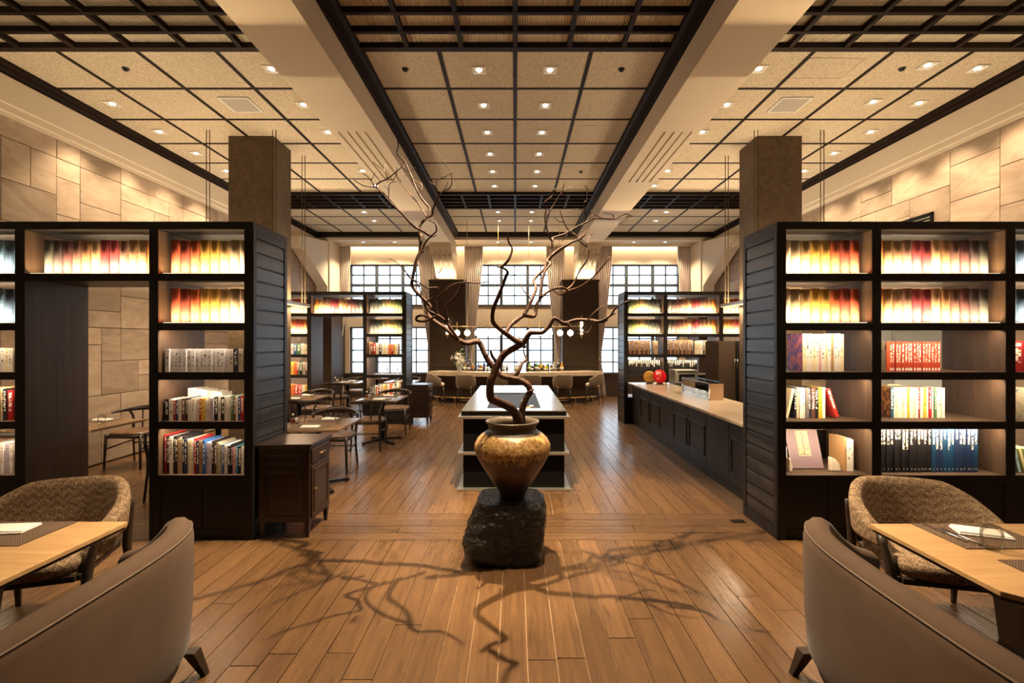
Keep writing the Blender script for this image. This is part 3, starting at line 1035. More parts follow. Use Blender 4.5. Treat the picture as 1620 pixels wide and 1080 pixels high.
def display_row(x0, x1, z, Y0, cols, where, group, h=.296):
    """cols: list of (hex, colour word) left to right, equal widths"""
    n = len(cols); wd = (x1 - x0) / n
    for i, (c, nm) in enumerate(cols):
        put_book(DME, x0 + wd * i, x0 + wd * (i + 1), Y0 + .072, .20, z, h * (1 - .012 * ((i * 7) % 3)), c,
                 '%s cloth display book, %s from left, %s' % (nm, ORD[i], where), 'display book', group)


WARMROW = [('b8482c', 'orange-red'), ('8e2a1c', 'deep red'), ('c25a30', 'burnt orange'), ('b8913a', 'old gold'), ('cba548', 'yellow'),
           ('b89d6c', 'straw'), ('b7a890', 'pale stone'), ('c4b2a4', 'blush white')]
MIXROW = [('4a4e4e', 'slate grey'), ('40303a', 'dark plum'), ('5e2c34', 'maroon'), ('75504c', 'brown mauve'), ('9c7250', 'tan'),
          ('c0a07e', 'cream tan'), ('962c3e', 'crimson'), ('b8485c', 'rose'), ('a67c74', 'dusty pink'), ('b08c70', 'warm beige'),
          ('bd9c74', 'sand'), ('d8863c', 'orange')]
BLUEROW = [('3a5560', 'teal'), ('2e4658', 'steel blue'), ('60808a', 'pale teal'), ('2c5068', 'petrol blue'), ('24506e', 'blue'), ('34465c', 'navy'), ('4c6470', 'grey blue')] * 2
GREENROW = [('2c3036', 'ink black'), ('30383c', 'charcoal'), ('44504e', 'grey green'), ('8a8874', 'stone'), ('c2a478', 'sand'), ('98935c', 'moss'), ('6a7440', 'green'), ('3c4834', 'dark green')]
ORROW = [('d08a30', 'amber'), ('d89a34', 'gold'), ('c8602a', 'orange'), ('a83a22', 'brick red'), ('b84a24', 'vermilion'), ('d07a2c', 'tangerine')]

ROWN = {4: 'top row', 3: 'second row'}
for k in (4, 3):
    z = SH[k]
    display_row(-2.925, -2.258, z, NEAR, WARMROW, '%s, narrow bay, left bookcase' % ROWN[k], 'display books in the left bookcase')
    display_row(2.258, 2.925, z, NEAR, WARMROW[::-1], '%s, narrow bay, right bookcase' % ROWN[k], 'display books in the right bookcase')
    display_row(3.045, 4.02, z, NEAR, MIXROW[::-1], '%s, wide bay, right bookcase' % ROWN[k], 'display books in the right bookcase')
    display_row(4.175, 5.15, z, NEAR, BLUEROW[:12], '%s, edge bay, right bookcase' % ROWN[k], 'display books in the right bookcase')
    display_row(-5.15, -4.175, z, NEAR, BLUEROW[:12][::-1], '%s, edge bay, left bookcase' % ROWN[k], 'display books in the left bookcase')
    display_row(-2.93, -2.27, z, FAR, GREENROW, '%s, narrow bay, far left bookcase' % ROWN[k], 'display books in the far bookcases')
    display_row(2.27, 2.93, z, FAR, GREENROW[::-1], '%s, narrow bay, far right bookcase' % ROWN[k], 'display books in the far bookcases')
    display_row(3.07, 4.05, z, FAR, MIXROW, '%s, wide bay, far right bookcase' % ROWN[k], 'display books in the far bookcases')
    display_row(4.18, 4.66, z, FAR, ORROW, '%s, edge bay, far right bookcase' % ROWN[k], 'display books in the far bookcases')
    display_row(-4.66, -4.18, z, FAR, ORROW, '%s, edge bay, far left bookcase' % ROWN[k], 'display books in the far bookcases')
display_row(-4.00, -3.045, SH[4], NEAR, MIXROW, 'over the opening, left bookcase', 'display books in the left bookcase')
display_row(-4.05, -3.06, SH[4], FAR, MIXROW[::-1], 'over the opening, far left bookcase', 'display books in the far bookcases')

NAMES = {'w': ('d8d2cc', 'white'), 'c': ('d8c8a4', 'cream'), 'k': ('16141a', 'black'), 'r': ('a02024', 'red'), 'n': ('24304e', 'navy'),
         'b': ('2c5a9a', 'blue'), 't': ('a8845c', 'tan'), 'g': ('6c6862', 'grey'), 'l': ('b4aabe', 'lavender'), 'o': ('c86428', 'orange'),
         'y': ('cfa838', 'yellow'), 'm': ('5c3a2e', 'brown'), 'e': ('4c7048', 'green'), 'p': ('c8949a', 'pink'), 'a': ('2a8aa8', 'teal'), 's': ('9a9484', 'stone')}


def row(code, x0, x1, z, yf, h0, h1, d, where, group, rng, jit=.12, ink=None, leans=None, flush=True):
    """one letter per book; widths vary; heights run from h0 to h1"""
    n = len(code)
    ws = [1 + rng.uniform(-.35, .35) * (0 if jit == 0 else 1) for _ in code]
    tot = sum(ws); x = x0; out = []
    for i, ch in enumerate(code):
        wd = (x1 - x0) * ws[i] / tot
        hx, nm = NAMES[ch]
        h = (h0 + (h1 - h0) * i / max(1, n - 1)) * (1 + rng.uniform(-jit, jit))
        ik = ink or ('bk_light' if ch in 'knrbmea' else 'bk_dark')
        o = put_book(get_book(ik), x, x + wd, yf + rng.uniform(0, .012), d * (1 + rng.uniform(-jit, jit)), z, h, hx,
                     '%s book, %s from left, %s' % (nm, ORD[i], where), 'book', group, (leans or {}).get(i, 0))
        out.append(o); x += wd
    return out


rg = random.Random(5)
GL, GR, GF = 'books in the left bookcase', 'books in the right bookcase', 'books in the far bookcases'
Yf = NEAR + .04
# left bookcase, narrow bay
x0, x1 = PX(261, Yf), PX(361, Yf)
setrow = row('l' * 15, x0, x1, SH[2], Yf, .192, .192, .15, 'uniform pale set, middle shelf, left bookcase', GL, rg, 0)
dot = MB().lathe([(.5, 0), (.5, 1)], 12).mesh('volume_dot', M['metalblack'])
for o in setrow:
    o.color = (.70, .70, .78, 1)
    q = link('volume_mark', dot, o); q.location = (0, -.004, .28); q.rotation_euler = (PI / 2, 0, 0); q.scale = (.30, .052, .02)
row('wnw', x1, PX(384.5, Yf), SH[2], Yf, .194, .196, .15, 'right end of the pale set, left bookcase', GL, rg, 0)
row('kwrnwmkwwwrywwlkwkwwemwbr', PX(260, Yf), PX(385, Yf), SH[1], Yf, .172, .205, .19, 'front row, second lowest shelf, left bookcase', GL, rg, .05)
row('wwwwcww', PX(297, Yf + .24), PX(350, Yf + .24), SH[1], Yf + .24, .25, .215, .16, 'rear row, second lowest shelf, left bookcase', GL, rg, .03)
row('rkwkktsknwcwrntbllkmssbwkkpakw', PX(258.5, Yf), PX(384.5, Yf), SH[0], Yf, .325, .225, .24, 'lowest shelf, left bookcase', GL, rg, .05)
# left bookcase, edge bay
Ye = NEAR + .06
row('cwcw', PX(-8, Ye), PX(20, Ye), SH[2], Ye, .20, .20, .15, 'middle shelf, edge bay, left bookcase', GL, rg, .02)
row('tckr', PX(-10, Ye), PX(19, Ye), SH[1], Ye, .27, .26, .2, 'second lowest shelf, edge bay, left bookcase', GL, rg, .05)
row('mgwlw', PX(-12, Ye), PX(19, Ye), SH[0], Ye, .27, .25, .22, 'lowest shelf, edge bay, left bookcase', GL, rg, .05)
# right bookcase, narrow bay
Yf = NEAR + .13
o = put_book(get_book('bk_dark', 'pic_bloom'), PX(1270, Yf), PX(1276, Yf), Yf, .24, SH[2], .325, 'd8c8a4', 'slipcase painted with blossom and branches, middle shelf, right bookcase', 'book', GR)
row('wwcwpwcwtwwc', PX(1276, Yf), PX(1336, Yf), SH[2], Yf, .322, .322, .22, 'white set, middle shelf, right bookcase', GR, rg, .01)
Yf = NEAR + .17
row('kcwwgnmkyw', PX(1257, Yf), PX(1306, Yf), SH[1], Yf, .262, .268, .2, 'upright row, second lowest shelf, right bookcase', GR, rg, .01)
put_book(get_book('bk_dark'), PX(1243, Yf), PX(1247, Yf), Yf, .2, SH[1], .262, 'd8c8a4', 'cream book leaning against the upright row, right bookcase', 'book', GR, .22)
put_book(get_book('bk_light'), PX(1322, Yf), PX(1328, Yf), Yf, .2, SH[1] + .006, .258, 'b83028', 'red book leaning at the right end of its row, right bookcase', 'book', GR, -.32)
Yf = NEAR + .15
row('rk', PX(1242, Yf), PX(1249, Yf), SH[0], Yf + .02, .225, .215, .16, 'beside the stone bookend, lowest shelf, right bookcase', GR, rg, .02)
row('tww', PX(1333, Yf), PX(1348, Yf), SH[0], Yf - .02, .285, .272, .2, 'behind the round bookend, lowest shelf, right bookcase', GR, rg, .01)
# stone bookends
bme = None
for px, yy, lb, ww in ((1251.5, Yf - .03, 'rough white stone bookend beside the red book', .03), (1323, Yf - .02, 'rough white stone bookend before the tan book', .085)):
    mb = MB()
    N = 8
    arc = [(0, 0)] + [(ww * 1.0 * math.cos(a) if True else 0, .115 * math.sin(a)) for a in [PI / 2 * k / (N - 1) for k in range(N)]]
    mb.prism(arc, 0, .05, 'y')
    o = mb.build('bookend', plain('pale_rough_stone_%d' % px, (.62, .54, .44), .9, var=.3, scale=60), bevel=.006, loc=(PX(px, yy) - ww / 2, yy, SH[0] + .001))
    tag(o, lb, 'bookend', 'stone bookends')
# the purple book on a slant, its title in gold
yy = NEAR + .20
t_ = thing('propped_book', 'large mauve book propped on a slant with gold lettering', 'book', (PX(1278, yy), yy, SH[0] + .002))
wdt, hgt = .285, .335
tilt = math.radians(-19)
cv = MB().box(-wdt / 2, wdt / 2, 0, .018, 0, hgt).build('cover', plain('mauve_cloth', (.145, .095, .115), .6), t_)
cv.rotation_euler = (tilt, 0, 0)
cv.location = (0, 0, .0065)
gold = plain('gold_print', (.72, .53, .22), .4)
lab = MB()
for a in ((-.052, .052, .318, .322), (-.052, .052, .106, .110), (-.052, -.049, .106, .322), (.049, .052, .106, .322)):
    lab.box(a[0], a[1], -.0012, 0, a[2], a[3])
lb_o = lab.build('title_border', gold, cv)
for col_, xx in (('興\n福\n院\n所\n蔵', .024), ('刺\n繍\n掛\n袱\n紗', -.024)):
    me = text_mesh(col_, .045); me.materials.clear(); me.materials.append(gold)
    q = link('lettering', me, cv); q.rotation_euler = (PI / 2, 0, 0); q.location = (xx, -.0008, .214)
st = MB().tube([(0, .03, .005), (0, .15, .005)], .004, 6); st.tube([(0, .148, .005), (0, .112, .24)], .004, 6)
st.build('stand', M['metalblack'], t_)
# right bookcase, wide bay
Yf = NEAR + .14
put_book(get_book('bk_dark', 'pic_ink'), PX(1402.5, Yf), PX(1408, Yf), Yf, .19, SH[2], .258, 'c8502c', 'first of the red set, cover with an ink drawing, right bookcase', 'book', GR)
for o in row('r' * 17, PX(1408, Yf), PX(1488, Yf), SH[2], Yf, .256, .256, .18, 'uniform red set, middle shelf, right bookcase', GR, rg, 0):
    o.color = (.50, .055, .025, 1)
    q = link('tail_mark', UNIT.mesh('tail_mark', M['napkin']) if 'tm' not in BME else BME['tm'], o); BME['tm'] = q.data
    q.location = (0, -.002, .07); q.scale = (.6, .006, .09)
Yf = NEAR + .19
put_book(get_book('bk_light', 'pic_statue'), PX(1409, Yf), PX(1414, Yf), Yf, .21, SH[1], .265, '24485a', 'book with a bronze figure on its cover, second lowest shelf, right bookcase', 'book', GR)
code = 'wcwcwywcwrwywrwewcw'
row(code, PX(1414, Yf), PX(1496, Yf), SH[1], Yf, .265, .262, .19, 'pale striped set, second lowest shelf, right bookcase', GR, rg, .0)
put_book(get_book('bk_dark'), PX(1400, Yf + .25), PX(1420, Yf + .25), Yf + .22, .14, SH[1] + .0, .275, 'd8c8a4', 'cream book behind the pale striped set, right bookcase', 'book', GR)
Yf = NEAR + .085
bs = row('k' * 14, PX(1391.5, Yf), PX(1475, Yf), SH[0], Yf, .372, .372, .24, 'black numbered set, lowest shelf, right bookcase', GR, rg, 0, 'bk_title')
bs2 = row('n' * 12, PX(1475, Yf), PX(1549, Yf), SH[0], Yf, .372, .372, .24, 'blue numbered set, lowest shelf, right bookcase', GR, rg, 0, 'bk_title')
numc = plain('pale_numerals', (.80, .74, .64), .5)
NUM = {}
for lst in (bs, bs2):
    for i, o in enumerate(lst):
        if lst is bs2: o.color = (*lin('0e3a5c' if i in (0, 3, 4, 5, 11) else '14284a'), 1)
        if i + 1 not in NUM:
            me = text_mesh(str(i + 1), .022); me.materials.clear(); me.materials.append(numc); NUM[i + 1] = me
        q = link('numeral', NUM[i + 1], o)
        q.rotation_euler = (PI / 2, 0, 0); q.location = (0, -.0035, .075)
        q.scale = (1 / o.scale[0], 1 / o.scale[2], 1)
# right bookcase, edge bay
Ye = NEAR + .08
row('rr', PX(1604, Ye), PX(1640, Ye), SH[2], Ye, .262, .262, .2, 'red pair, middle shelf, edge bay, right bookcase', GR, rg, 0)
put_book(get_book('bk_dark', 'pic_wave'), PX(1622, Ye), PX(1628, Ye), Ye, .22, SH[1], .27, 'd8c8a4', 'book with a pale blue drawing, edge bay, right bookcase', 'book', GR)
for i in range(4):
    put_book(get_book('bk_dark'), PX(1612 + 9 * i, Ye), PX(1616 + 9 * i, Ye), Ye, .22, SH[0], .21, ('9cc4d0', 'd0c890', 'b8d0b0', 'a8b8c0')[i],
             '%s magazine leaning left, lowest shelf, edge bay, right bookcase' % ('pale blue', 'pale yellow', 'pale green', 'pale grey')[i], 'magazine', 'leaning magazines', -.25)
# far bookcases
Yq = FAR + .06
row('tmrwkwcworyw', -2.94, -2.36, SH[2], Yq, .23, .21, .17, 'middle shelf, narrow bay, far left bookcase', GF, rg, .08)
row('gkerkwtcytworwkwcm', -2.93, -2.29, SH[0], Yq, .20, .30, .2, 'lowest shelf, narrow bay, far left bookcase', GF, rg, .06)
for k, code, h in ((2, 'cwowbewc', .2), (1, 'kmyktwyoreksm', .26), (0, 'wwcroorrwy', .24)):
    row(code, -4.75, -4.17, SH[k], Yq, h, h, .18, '%s shelf, edge bay, far left bookcase' % {2: 'middle', 1: 'second lowest', 0: 'lowest'}[k], GF, rg, .06)
row('mtmmtmmttmmtmmtm', 2.28, 2.72, SH[2], Yq, .28, .28, .18, 'brown bound set, narrow bay, far right bookcase', GF, rg, .0)
put_book(get_book('bk_dark'), 2.79, 2.87, Yq, .2, SH[2], .27, 'c8a888', 'large tan book beside the brown set, far right bookcase', 'book', GF)
row('mmtmmtmtmmtmmtmtmm', 3.06, 3.58, SH[2], Yq, .29, .29, .18, 'brown bound set, wide bay, far right bookcase', GF, rg, .0)
row('cwcwkc', 3.61, 3.86, SH[2], Yq, .26, .28, .18, 'cream books, wide bay, far right bookcase', GF, rg, .03)
row('k' * 18, 2.28, 2.92, SH[1], Yq, .30, .30, .2, 'black bound set, narrow bay, far right bookcase', GF, rg, .0, 'bk_title')
row('k' * 16, 3.06, 3.66, SH[1], Yq, .30, .30, .2, 'black bound set, wide bay, far right bookcase', GF, rg, .0, 'bk_title')
# candle glasses on the far left bookcase
for i, x in enumerate((-2.72, -2.60, -2.50, -2.40)):
    o = MB().lathe([(.02, 0), (.02, .004), (.004, .008), (.004, .05), (.011, .055), (.011, .24 - .03 * (i % 2)), (.004, .245 - .03 * (i % 2))], 12).build('candlestick', M['steelmat'], loc=(x, FAR + .2, SH[1] + .003))
    tag(o, 'slim candlestick, %s from left, on the far left bookcase' % ORD[i], 'candlestick', 'candlesticks on the far bookcase')

# ================================================================ centre: boulder, jar, branch
VX, VY = -.02, 3.73
STZ = .456
mb = MB()
nu, nv = 120, 54


def boulder(i, j):
    a = 2 * PI * i / nu; v = j / (nv - 1)
    z = STZ * v
    ca, sa = math.cos(a), math.sin(a)
    # rounded-square plan, bulging to the lower left
    k = 1 / (abs(ca) ** 4.5 + abs(sa) ** 4.5) ** (1 / 4.5)
    wx, wy = .272, .245
    bul = 1 + .13 * math.sin(min(1, v * 1.02) * PI) * (1.0 if ca < 0 else .35)
    low = 1 - .14 * (1 - v) ** 6
    rimf = 1 - .05 * max(0, (v - .90) / .10) ** 2 - .10 * max(0, v - .2)
    r = k * bul * low * rimf
    p = Vector((ca * wx * r - .035 * (1 - v) * (1 if ca < 0 else .2), sa * wy * r, z))
    nz = .040 * noise.noise(p * 4.0) + .024 * abs(noise.noise(p * 9.0)) - .016 * abs(noise.noise(p * 21.0)) + .004 * noise.noise(p * 45.0)
    nz *= (1 if v < .95 else .3)
    p.x += ca * nz; p.y += sa * nz
    return p


mb.sheet(boulder, nu, nv, cu=True)
top = [boulder(i, nv - 1) for i in range(nu)]
base_i = len(mb.v)
rings = [top]
vs_ = []; fs = []
for q, kf in enumerate((1.0, .72, .4)):
    for p in top:
        zz = STZ + (.006 * noise.noise(Vector((p.x * kf, p.y * kf, 3)) * 9))
        vs_.append((p.x * kf, p.y * kf, STZ if q == 0 else zz))
for q in range(2):
    for i in range(nu):
        i2 = (i + 1) % nu
        fs.append((q * nu + i, q * nu + i2, (q + 1) * nu + i2, (q + 1) * nu + i))
fs.append([2 * nu + i for i in range(nu)])
mb.add(vs_, fs, 0, True)
bot = [boulder(i, 0) for i in range(nu)]
mb.add(bot, [list(range(nu))[::-1]])
o = mb.build('boulder', M['rock'], loc=(VX - .025, VY, 0))
tag(o, 'glossy black boulder serving as a pedestal for the jar', 'boulder')

prof = [(.0, 0), (.095, 0), (.100, .02), (.108, .045), (.145, .105), (.195, .18), (.245, .262), (.278, .325), (.291, .368), (.288, .405),
        (.268, .445), (.235, .478), (.200, .500), (.184, .515), (.180, .535), (.184, .550), (.200, .565), (.206, .574), (.203, .581), (.194, .582),
        (.180, .570), (.172, .552), (.170, .530), (.20, .49), (.255, .44), (.270, .38), (.26, .34), (.0, .30)]
o = MB().lathe(prof, 72, jig=lambda a, z: 1 + .010 * math.sin(2 * a + 1) + .006 * math.sin(5 * a + z * 9)).build('stoneware_jar', M['jar'], loc=(VX, VY, STZ + .004))
tag(o, 'large golden-brown glazed stoneware jar holding the bare branch', 'jar')

# ---- branch, traced limb by limb; each limb keeps its own distance
A_ = (640, 370, 5.0625); B_ = (660, 530, 5.0625); C_ = (560, 220, 6.0); D_ = (840, 280, 7.717); E_ = (940, 370, 5.685)
br = MB()
limb_n = [0]


def limb(crop, pts, r0, r1, y0, y1, k=4, n=8):
    """r in photo pixels; y0,y1 distance from the camera at both ends"""
    limb_n[0] += 1
    ox, oy, s = crop
    P3 = []
    for i, (x, y) in enumerate(pts):
        u = i / max(1, len(pts) - 1)
        Y = y0 + (y1 - y0) * u + .03 * math.sin(limb_n[0] * 2.1 + u * 5) * min(1, 4 * u * (1 - u))
        P3.append(P(ox + x / s, oy + y / s, Y))
    cs = catmull(P3, k)
    m_ = len(cs) - 1
    rad = [max(.0016, (r0 + (r1 - r0) * (i / m_)) * 3.73 / F) for i in range(m_ + 1)]
    br.tube(cs, rad, n, wob=.28, seed=limb_n[0] * 3.1)


Yc = 3.73
limb(B_, [(800, 760), (806, 690), (795, 640), (740, 575), (650, 530), (595, 505), (583, 450), (588, 375), (612, 315), (640, 240), (690, 160), (770, 105), (850, 65)], 8.0, 4.8, Yc - .02, Yc - .18, 5, 12)
limb(B_, [(845, 760), (838, 690), (838, 600), (870, 515), (905, 455), (885, 400), (820, 360), (760, 345), (690, 332), (640, 295), (580, 220), (540, 150), (510, 85), (480, 52), (400, 65), (340, 42)], 5.5, 3.6, Yc + .03, Yc - .10, 5, 12)
limb(A_, [(650, 990), (610, 880), (570, 855), (490, 870), (430, 845), (340, 765), (250, 705), (195, 660), (185, 620), (205, 580), (155, 525), (65, 425), (65, 350), (95, 210), (130, 125), (128, 0)], 4.0, 2.6, Yc - .08, Yc + .20, 4, 10)
limb(B_, [(880, 470), (905, 450), (935, 432)], 3.0, 1.4, Yc, Yc - .05)
limb(B_, [(780, 335), (820, 275), (840, 225), (872, 195), (858, 150), (850, 110)], 3.6, 1.0, Yc, Yc + .1)
limb(B_, [(835, 235), (845, 210)], 2.6, 1.6, Yc + .06, Yc + .06)
limb(B_, [(660, 245), (630, 208), (600, 165), (586, 118)], 3.0, 1.5, Yc - .1, Yc - .2)
limb(A_, [(430, 845), (370, 755), (300, 675), (240, 640), (190, 612), (165, 570), (182, 540), (235, 508), (250, 468), (268, 430), (180, 428), (110, 385), (40, 350), (0, 285)], 2.4, .7, Yc - .05, Yc - .40)
limb(A_, [(262, 655), (160, 698), (96, 690), (105, 660), (150, 650), (195, 668)], 1.8, 2.0, Yc - .12, Yc - .05)
limb(A_, [(345, 720), (335, 650), (340, 580), (420, 490), (465, 405), (482, 368)], 2.4, 1.8, Yc - .08, Yc - .35)
limb(A_, [(470, 395), (500, 388), (600, 392), (680, 380)], 1.6, .7, Yc - .33, Yc - .45)
limb(A_, [(300, 675), (268, 640), (250, 550), (272, 508), (380, 412), (465, 388)], 1.7, 1.2, Yc - .1, Yc - .33)
limb(A_, [(265, 430), (265, 400), (270, 330), (300, 270)], .9, .5, Yc - .3, Yc - .3)
limb(A_, [(268, 310), (290, 300), (310, 290)], .6, .4, Yc - .3, Yc - .3)
limb(A_, [(140, 560), (120, 430), (40, 340), (-60, 230), (-120, 200)], 1.0, .6, Yc, Yc - .3)
# right limbs
limb(A_, [(950, 880), (870, 840), (810, 795), (750, 750), (705, 690), (715, 590), (760, 480), (808, 350), (825, 300), (772, 265), (745, 265)], 4.4, 1.4, Yc - .18, Yc - .45)
limb(A_, [(772, 270), (830, 210), (863, 122), (835, 65), (820, -20)], 1.9, 1.0, Yc - .44, Yc - .50)
limb(A_, [(808, 800), (840, 740), (900, 690), (960, 652), (1040, 658), (1055, 580), (1092, 510), (1180, 445), (1270, 430), (1300, 458), (1250, 485), (1185, 445), (1140, 402)], 3.8, 1.2, Yc - .2, Yc + .22)
limb(A_, [(1085, 520), (1100, 380), (1130, 290), (1168, 240), (1142, 215), (1200, 150), (1290, 92), (1400, 40), (1450, 0)], 2.6, 1.6, Yc - .05, Yc + .28)
limb(A_, [(955, 655), (1000, 570), (1052, 440), (1035, 370), (1110, 290), (1145, 220)], 2.8, 2.4, Yc - .14, Yc + .12)
limb(A_, [(1250, 480), (1310, 455), (1400, 425), (1490, 365), (1560, 290), (1650, 180)], 1.7, 1.0, Yc + .16, Yc - .2)
limb(A_, [(1250, 470), (1345, 410), (1400, 300), (1465, 200), (1468, 100), (1440, 60), (1345, -10)], 1.7, 1.0, Yc + .2, Yc + .32)
limb(A_, [(940, 890), (1000, 800), (1040, 790), (1110, 785), (1160, 730), (1200, 675), (1280, 715), (1370, 690), (1480, 692), (1570, 705), (1625, 682)], 4.2, 2.2, Yc - .18, Yc - .30)
limb(E_, [(0, 785), (60, 782), (150, 730), (190, 670), (290, 610), (370, 598)], 2.2, .9, Yc - .30, Yc - .42)
limb(A_, [(1420, 760), (1500, 650), (1595, 568)], 1.3, .6, Yc - .26, Yc - .35)
limb(A_, [(1310, 712), (1340, 760), (1460, 790), (1500, 740)], 1.4, .7, Yc - .26, Yc - .2)
limb(E_, [(150, 735), (200, 712)], 1.2, .6, Yc - .33, Yc - .36)
limb(A_, [(1010, 520), (940, 432), (905, 350)], 1.2, .5, Yc - .1, Yc - .05)
limb(A_, [(950, 880), (960, 910)], 4.0, 2.6, Yc - .18, Yc - .2)
# upper left
limb(C_, [(645, 1080), (630, 960), (626, 830), (690, 742), (716, 660), (680, 610), (640, 560), (590, 470), (560, 390), (520, 290), (480, 212), (410, 140), (420, 60), (412, 0)], 2.8, .8, Yc + .2, Yc + .45)
limb(C_, [(690, 745), (740, 722), (752, 660), (790, 570), (830, 505), (918, 452), (925, 340), (870, 240), (782, 112)], 1.8, .5, Yc + .24, Yc + .05)
limb(C_, [(820, 505), (775, 452), (790, 392), (860, 360), (945, 318)], 1.0, .5, Yc + .15, Yc + .05)
limb(C_, [(850, 490), (870, 455), (895, 402)], .8, .4, Yc + .12, Yc + .1)
limb(C_, [(720, 915), (620, 855), (560, 822), (450, 700), (350, 610), (280, 530), (212, 462), (100, 446), (0, 388)], 2.2, .7, Yc + .15, Yc - .30)
limb(C_, [(215, 462), (222, 425), (320, 372), (400, 312), (470, 252)], 1.3, .6, Yc - .2, Yc - .3)
limb(C_, [(315, 372), (292, 312), (180, 218)], .9, .5, Yc - .25, Yc - .35)
limb(C_, [(320, 365), (290, 300), (295, 240)], .7, .4, Yc - .25, Yc - .2)
limb(C_, [(205, 465), (145, 372), (80, 318)], 1.0, .5, Yc - .2, Yc - .35)
limb(C_, [(330, 580), (335, 430), (400, 402)], .8, .4, Yc - .1, Yc - .2)
limb(C_, [(340, 480), (280, 440)], .6, .35, Yc - .12, Yc - .15)
limb(C_, [(320, 380), (380, 380), (410, 300)], .8, .4, Yc - .24, Yc - .3)
limb(C_, [(160, 400), (200, 320)], .6, .35, Yc - .28, Yc - .3)
limb(C_, [(690, 742), (610, 612), (520, 510), (412, 372), (408, 270)], 1.3, .5, Yc + .24, Yc + .6)
limb(C_, [(560, 388), (640, 430), (640, 492)], .9, .5, Yc + .36, Yc + .3)
limb(C_, [(580, 410), (640, 470)], .8, .5, Yc + .36, Yc + .34)
limb(C_, [(640, 1060), (682, 978), (742, 912), (782, 872), (770, 802), (710, 770)], 1.9, .8, Yc + .2, Yc - .05)
limb(C_, [(720, 935), (785, 912)], 1.0, .5, Yc + .1, Yc + .05)
limb(C_, [(480, 212), (452, 232), (480, 290), (530, 300), (582, 268)], 1.0, .5, Yc + .42, Yc + .3)
limb(C_, [(540, 340), (470, 350)], .7, .4, Yc + .4, Yc + .4)
limb(C_, [(700, 400), (760, 430), (830, 510)], .5, .7, Yc + .05, Yc + .12)
# upper right
limb(D_, [(190, 1060), (215, 1020), (245, 960), (262, 790)], 2.4, 1.8, Yc + .12, Yc + .2)
limb(D_, [(262, 790), (272, 742), (400, 700), (560, 610), (700, 540), (800, 502), (1000, 512), (1080, 482), (1162, 450), (1242, 486)], 1.8, .8, Yc + .2, Yc + .5)
limb(D_, [(258, 780), (212, 700), (170, 502), (182, 402), (165, 312), (272, 222), (270, 160), (350, 140)], 1.5, .5, Yc + .2, Yc - .05)
limb(D_, [(170, 512), (280, 340), (382, 182), (500, 120)], 1.2, .6, Yc + .1, Yc + .0)
limb(D_, [(378, 185), (415, 70)], .9, .5, Yc + .02, Yc - .02)
limb(D_, [(242, 972), (400, 862), (570, 752), (680, 662), (720, 625)], 1.8, 1.0, Yc + .15, Yc + .42)
limb(D_, [(690, 860), (570, 762), (460, 652), (400, 545), (352, 402)], 1.3, .6, Yc + .3, Yc + .1)
limb(D_, [(405, 555), (330, 532), (272, 482)], .9, .5, Yc + .14, Yc + .05)
limb(D_, [(690, 850), (712, 722), (755, 695)], 1.2, .7, Yc + .3, Yc + .4)
limb(D_, [(715, 530), (740, 400)], 1.0, .5, Yc + .33, Yc + .3)
limb(D_, [(668, 520), (650, 320), (685, 282), (685, 152), (652, 102)], .9, .5, Yc + .33, Yc + .2)
limb(D_, [(655, 405), (550, 390), (450, 440)], .7, .4, Yc + .28, Yc + .2)
limb(D_, [(1000, 512), (1000, 460), (880, 430)], .9, .6, Yc + .42, Yc + .3)
limb(D_, [(1000, 500), (998, 555)], .8, .5, Yc + .42, Yc + .4)
limb(D_, [(1200, 475), (1120, 555), (1070, 560)], .7, .4, Yc + .48, Yc + .4)
limb(D_, [(720, 500), (775, 460), (865, 500)], .8, .8, Yc + .34, Yc + .4)
limb(D_, [(380, 785), (440, 700)], .6, .4, Yc + .22, Yc + .2)
o = br.build('bare_branch', M['branch'])
tag(o, 'tall bare twisting branch rising from the stoneware jar', 'branch')

# ================================================================ steel-topped island behind the jar
Y0, Y1, hx = 5.37, 8.45, .59
xc = -.015
t_ = thing('service_island', 'long dark island with polished steel top and edge bands', 'island', (xc, Y0, 0))
D = Y1 - Y0
body = MB(); body.box(-hx + .025, hx - .025, .03, D - .03, .02, .80)
body.build('body', plain('matt_black_panel', (.004, .0036, .0036), .6, spec=.1), t_)
for z0, z1, e_ in ((.0, .022, .06), (.395, .422, .05), (.795, .822, .05)):
    b_ = MB().box(-hx - e_ + .02, hx + e_ - .02, -e_ + .02, D + e_ - .02, z0, z1)
    b_.build('steel_band', M['steelmat'], t_, .003)
nk = MB().box(-hx + .005, hx - .005, .01, D - .01, .822, .87); nk.build('top_apron', plain('black_apron', (.0035, .003, .003), .5, spec=.15), t_)
tp = MB()
sx0, sx1, sy0, sy1 = -.31, .31, .20, 1.89
for a in ((-hx, hx, 0, sy0), (-hx, hx, sy1, D), (-hx, sx0, sy0, sy1), (sx1, hx, sy0, sy1)):
    tp.box(a[0], a[1], a[2], a[3], .868, .882)
tp.build('steel_top', M['steel'], t_, .002)
bs_ = MB()
bs_.box(sx0, sx1, sy0, sy1, .825, .83)
bs_.build('basin_floor', M['steelmat'], t_)
for a in ((sx0 - .004, sx0, sy0, sy1), (sx1, sx1 + .004, sy0, sy1), (sx0, sx1, sy0 - .004, sy0), (sx0, sx1, sy1, sy1 + .004)):
    MB().box(a[0], a[1], a[2], a[3], .825, .869).build('basin_side', M['steelmat'], t_)
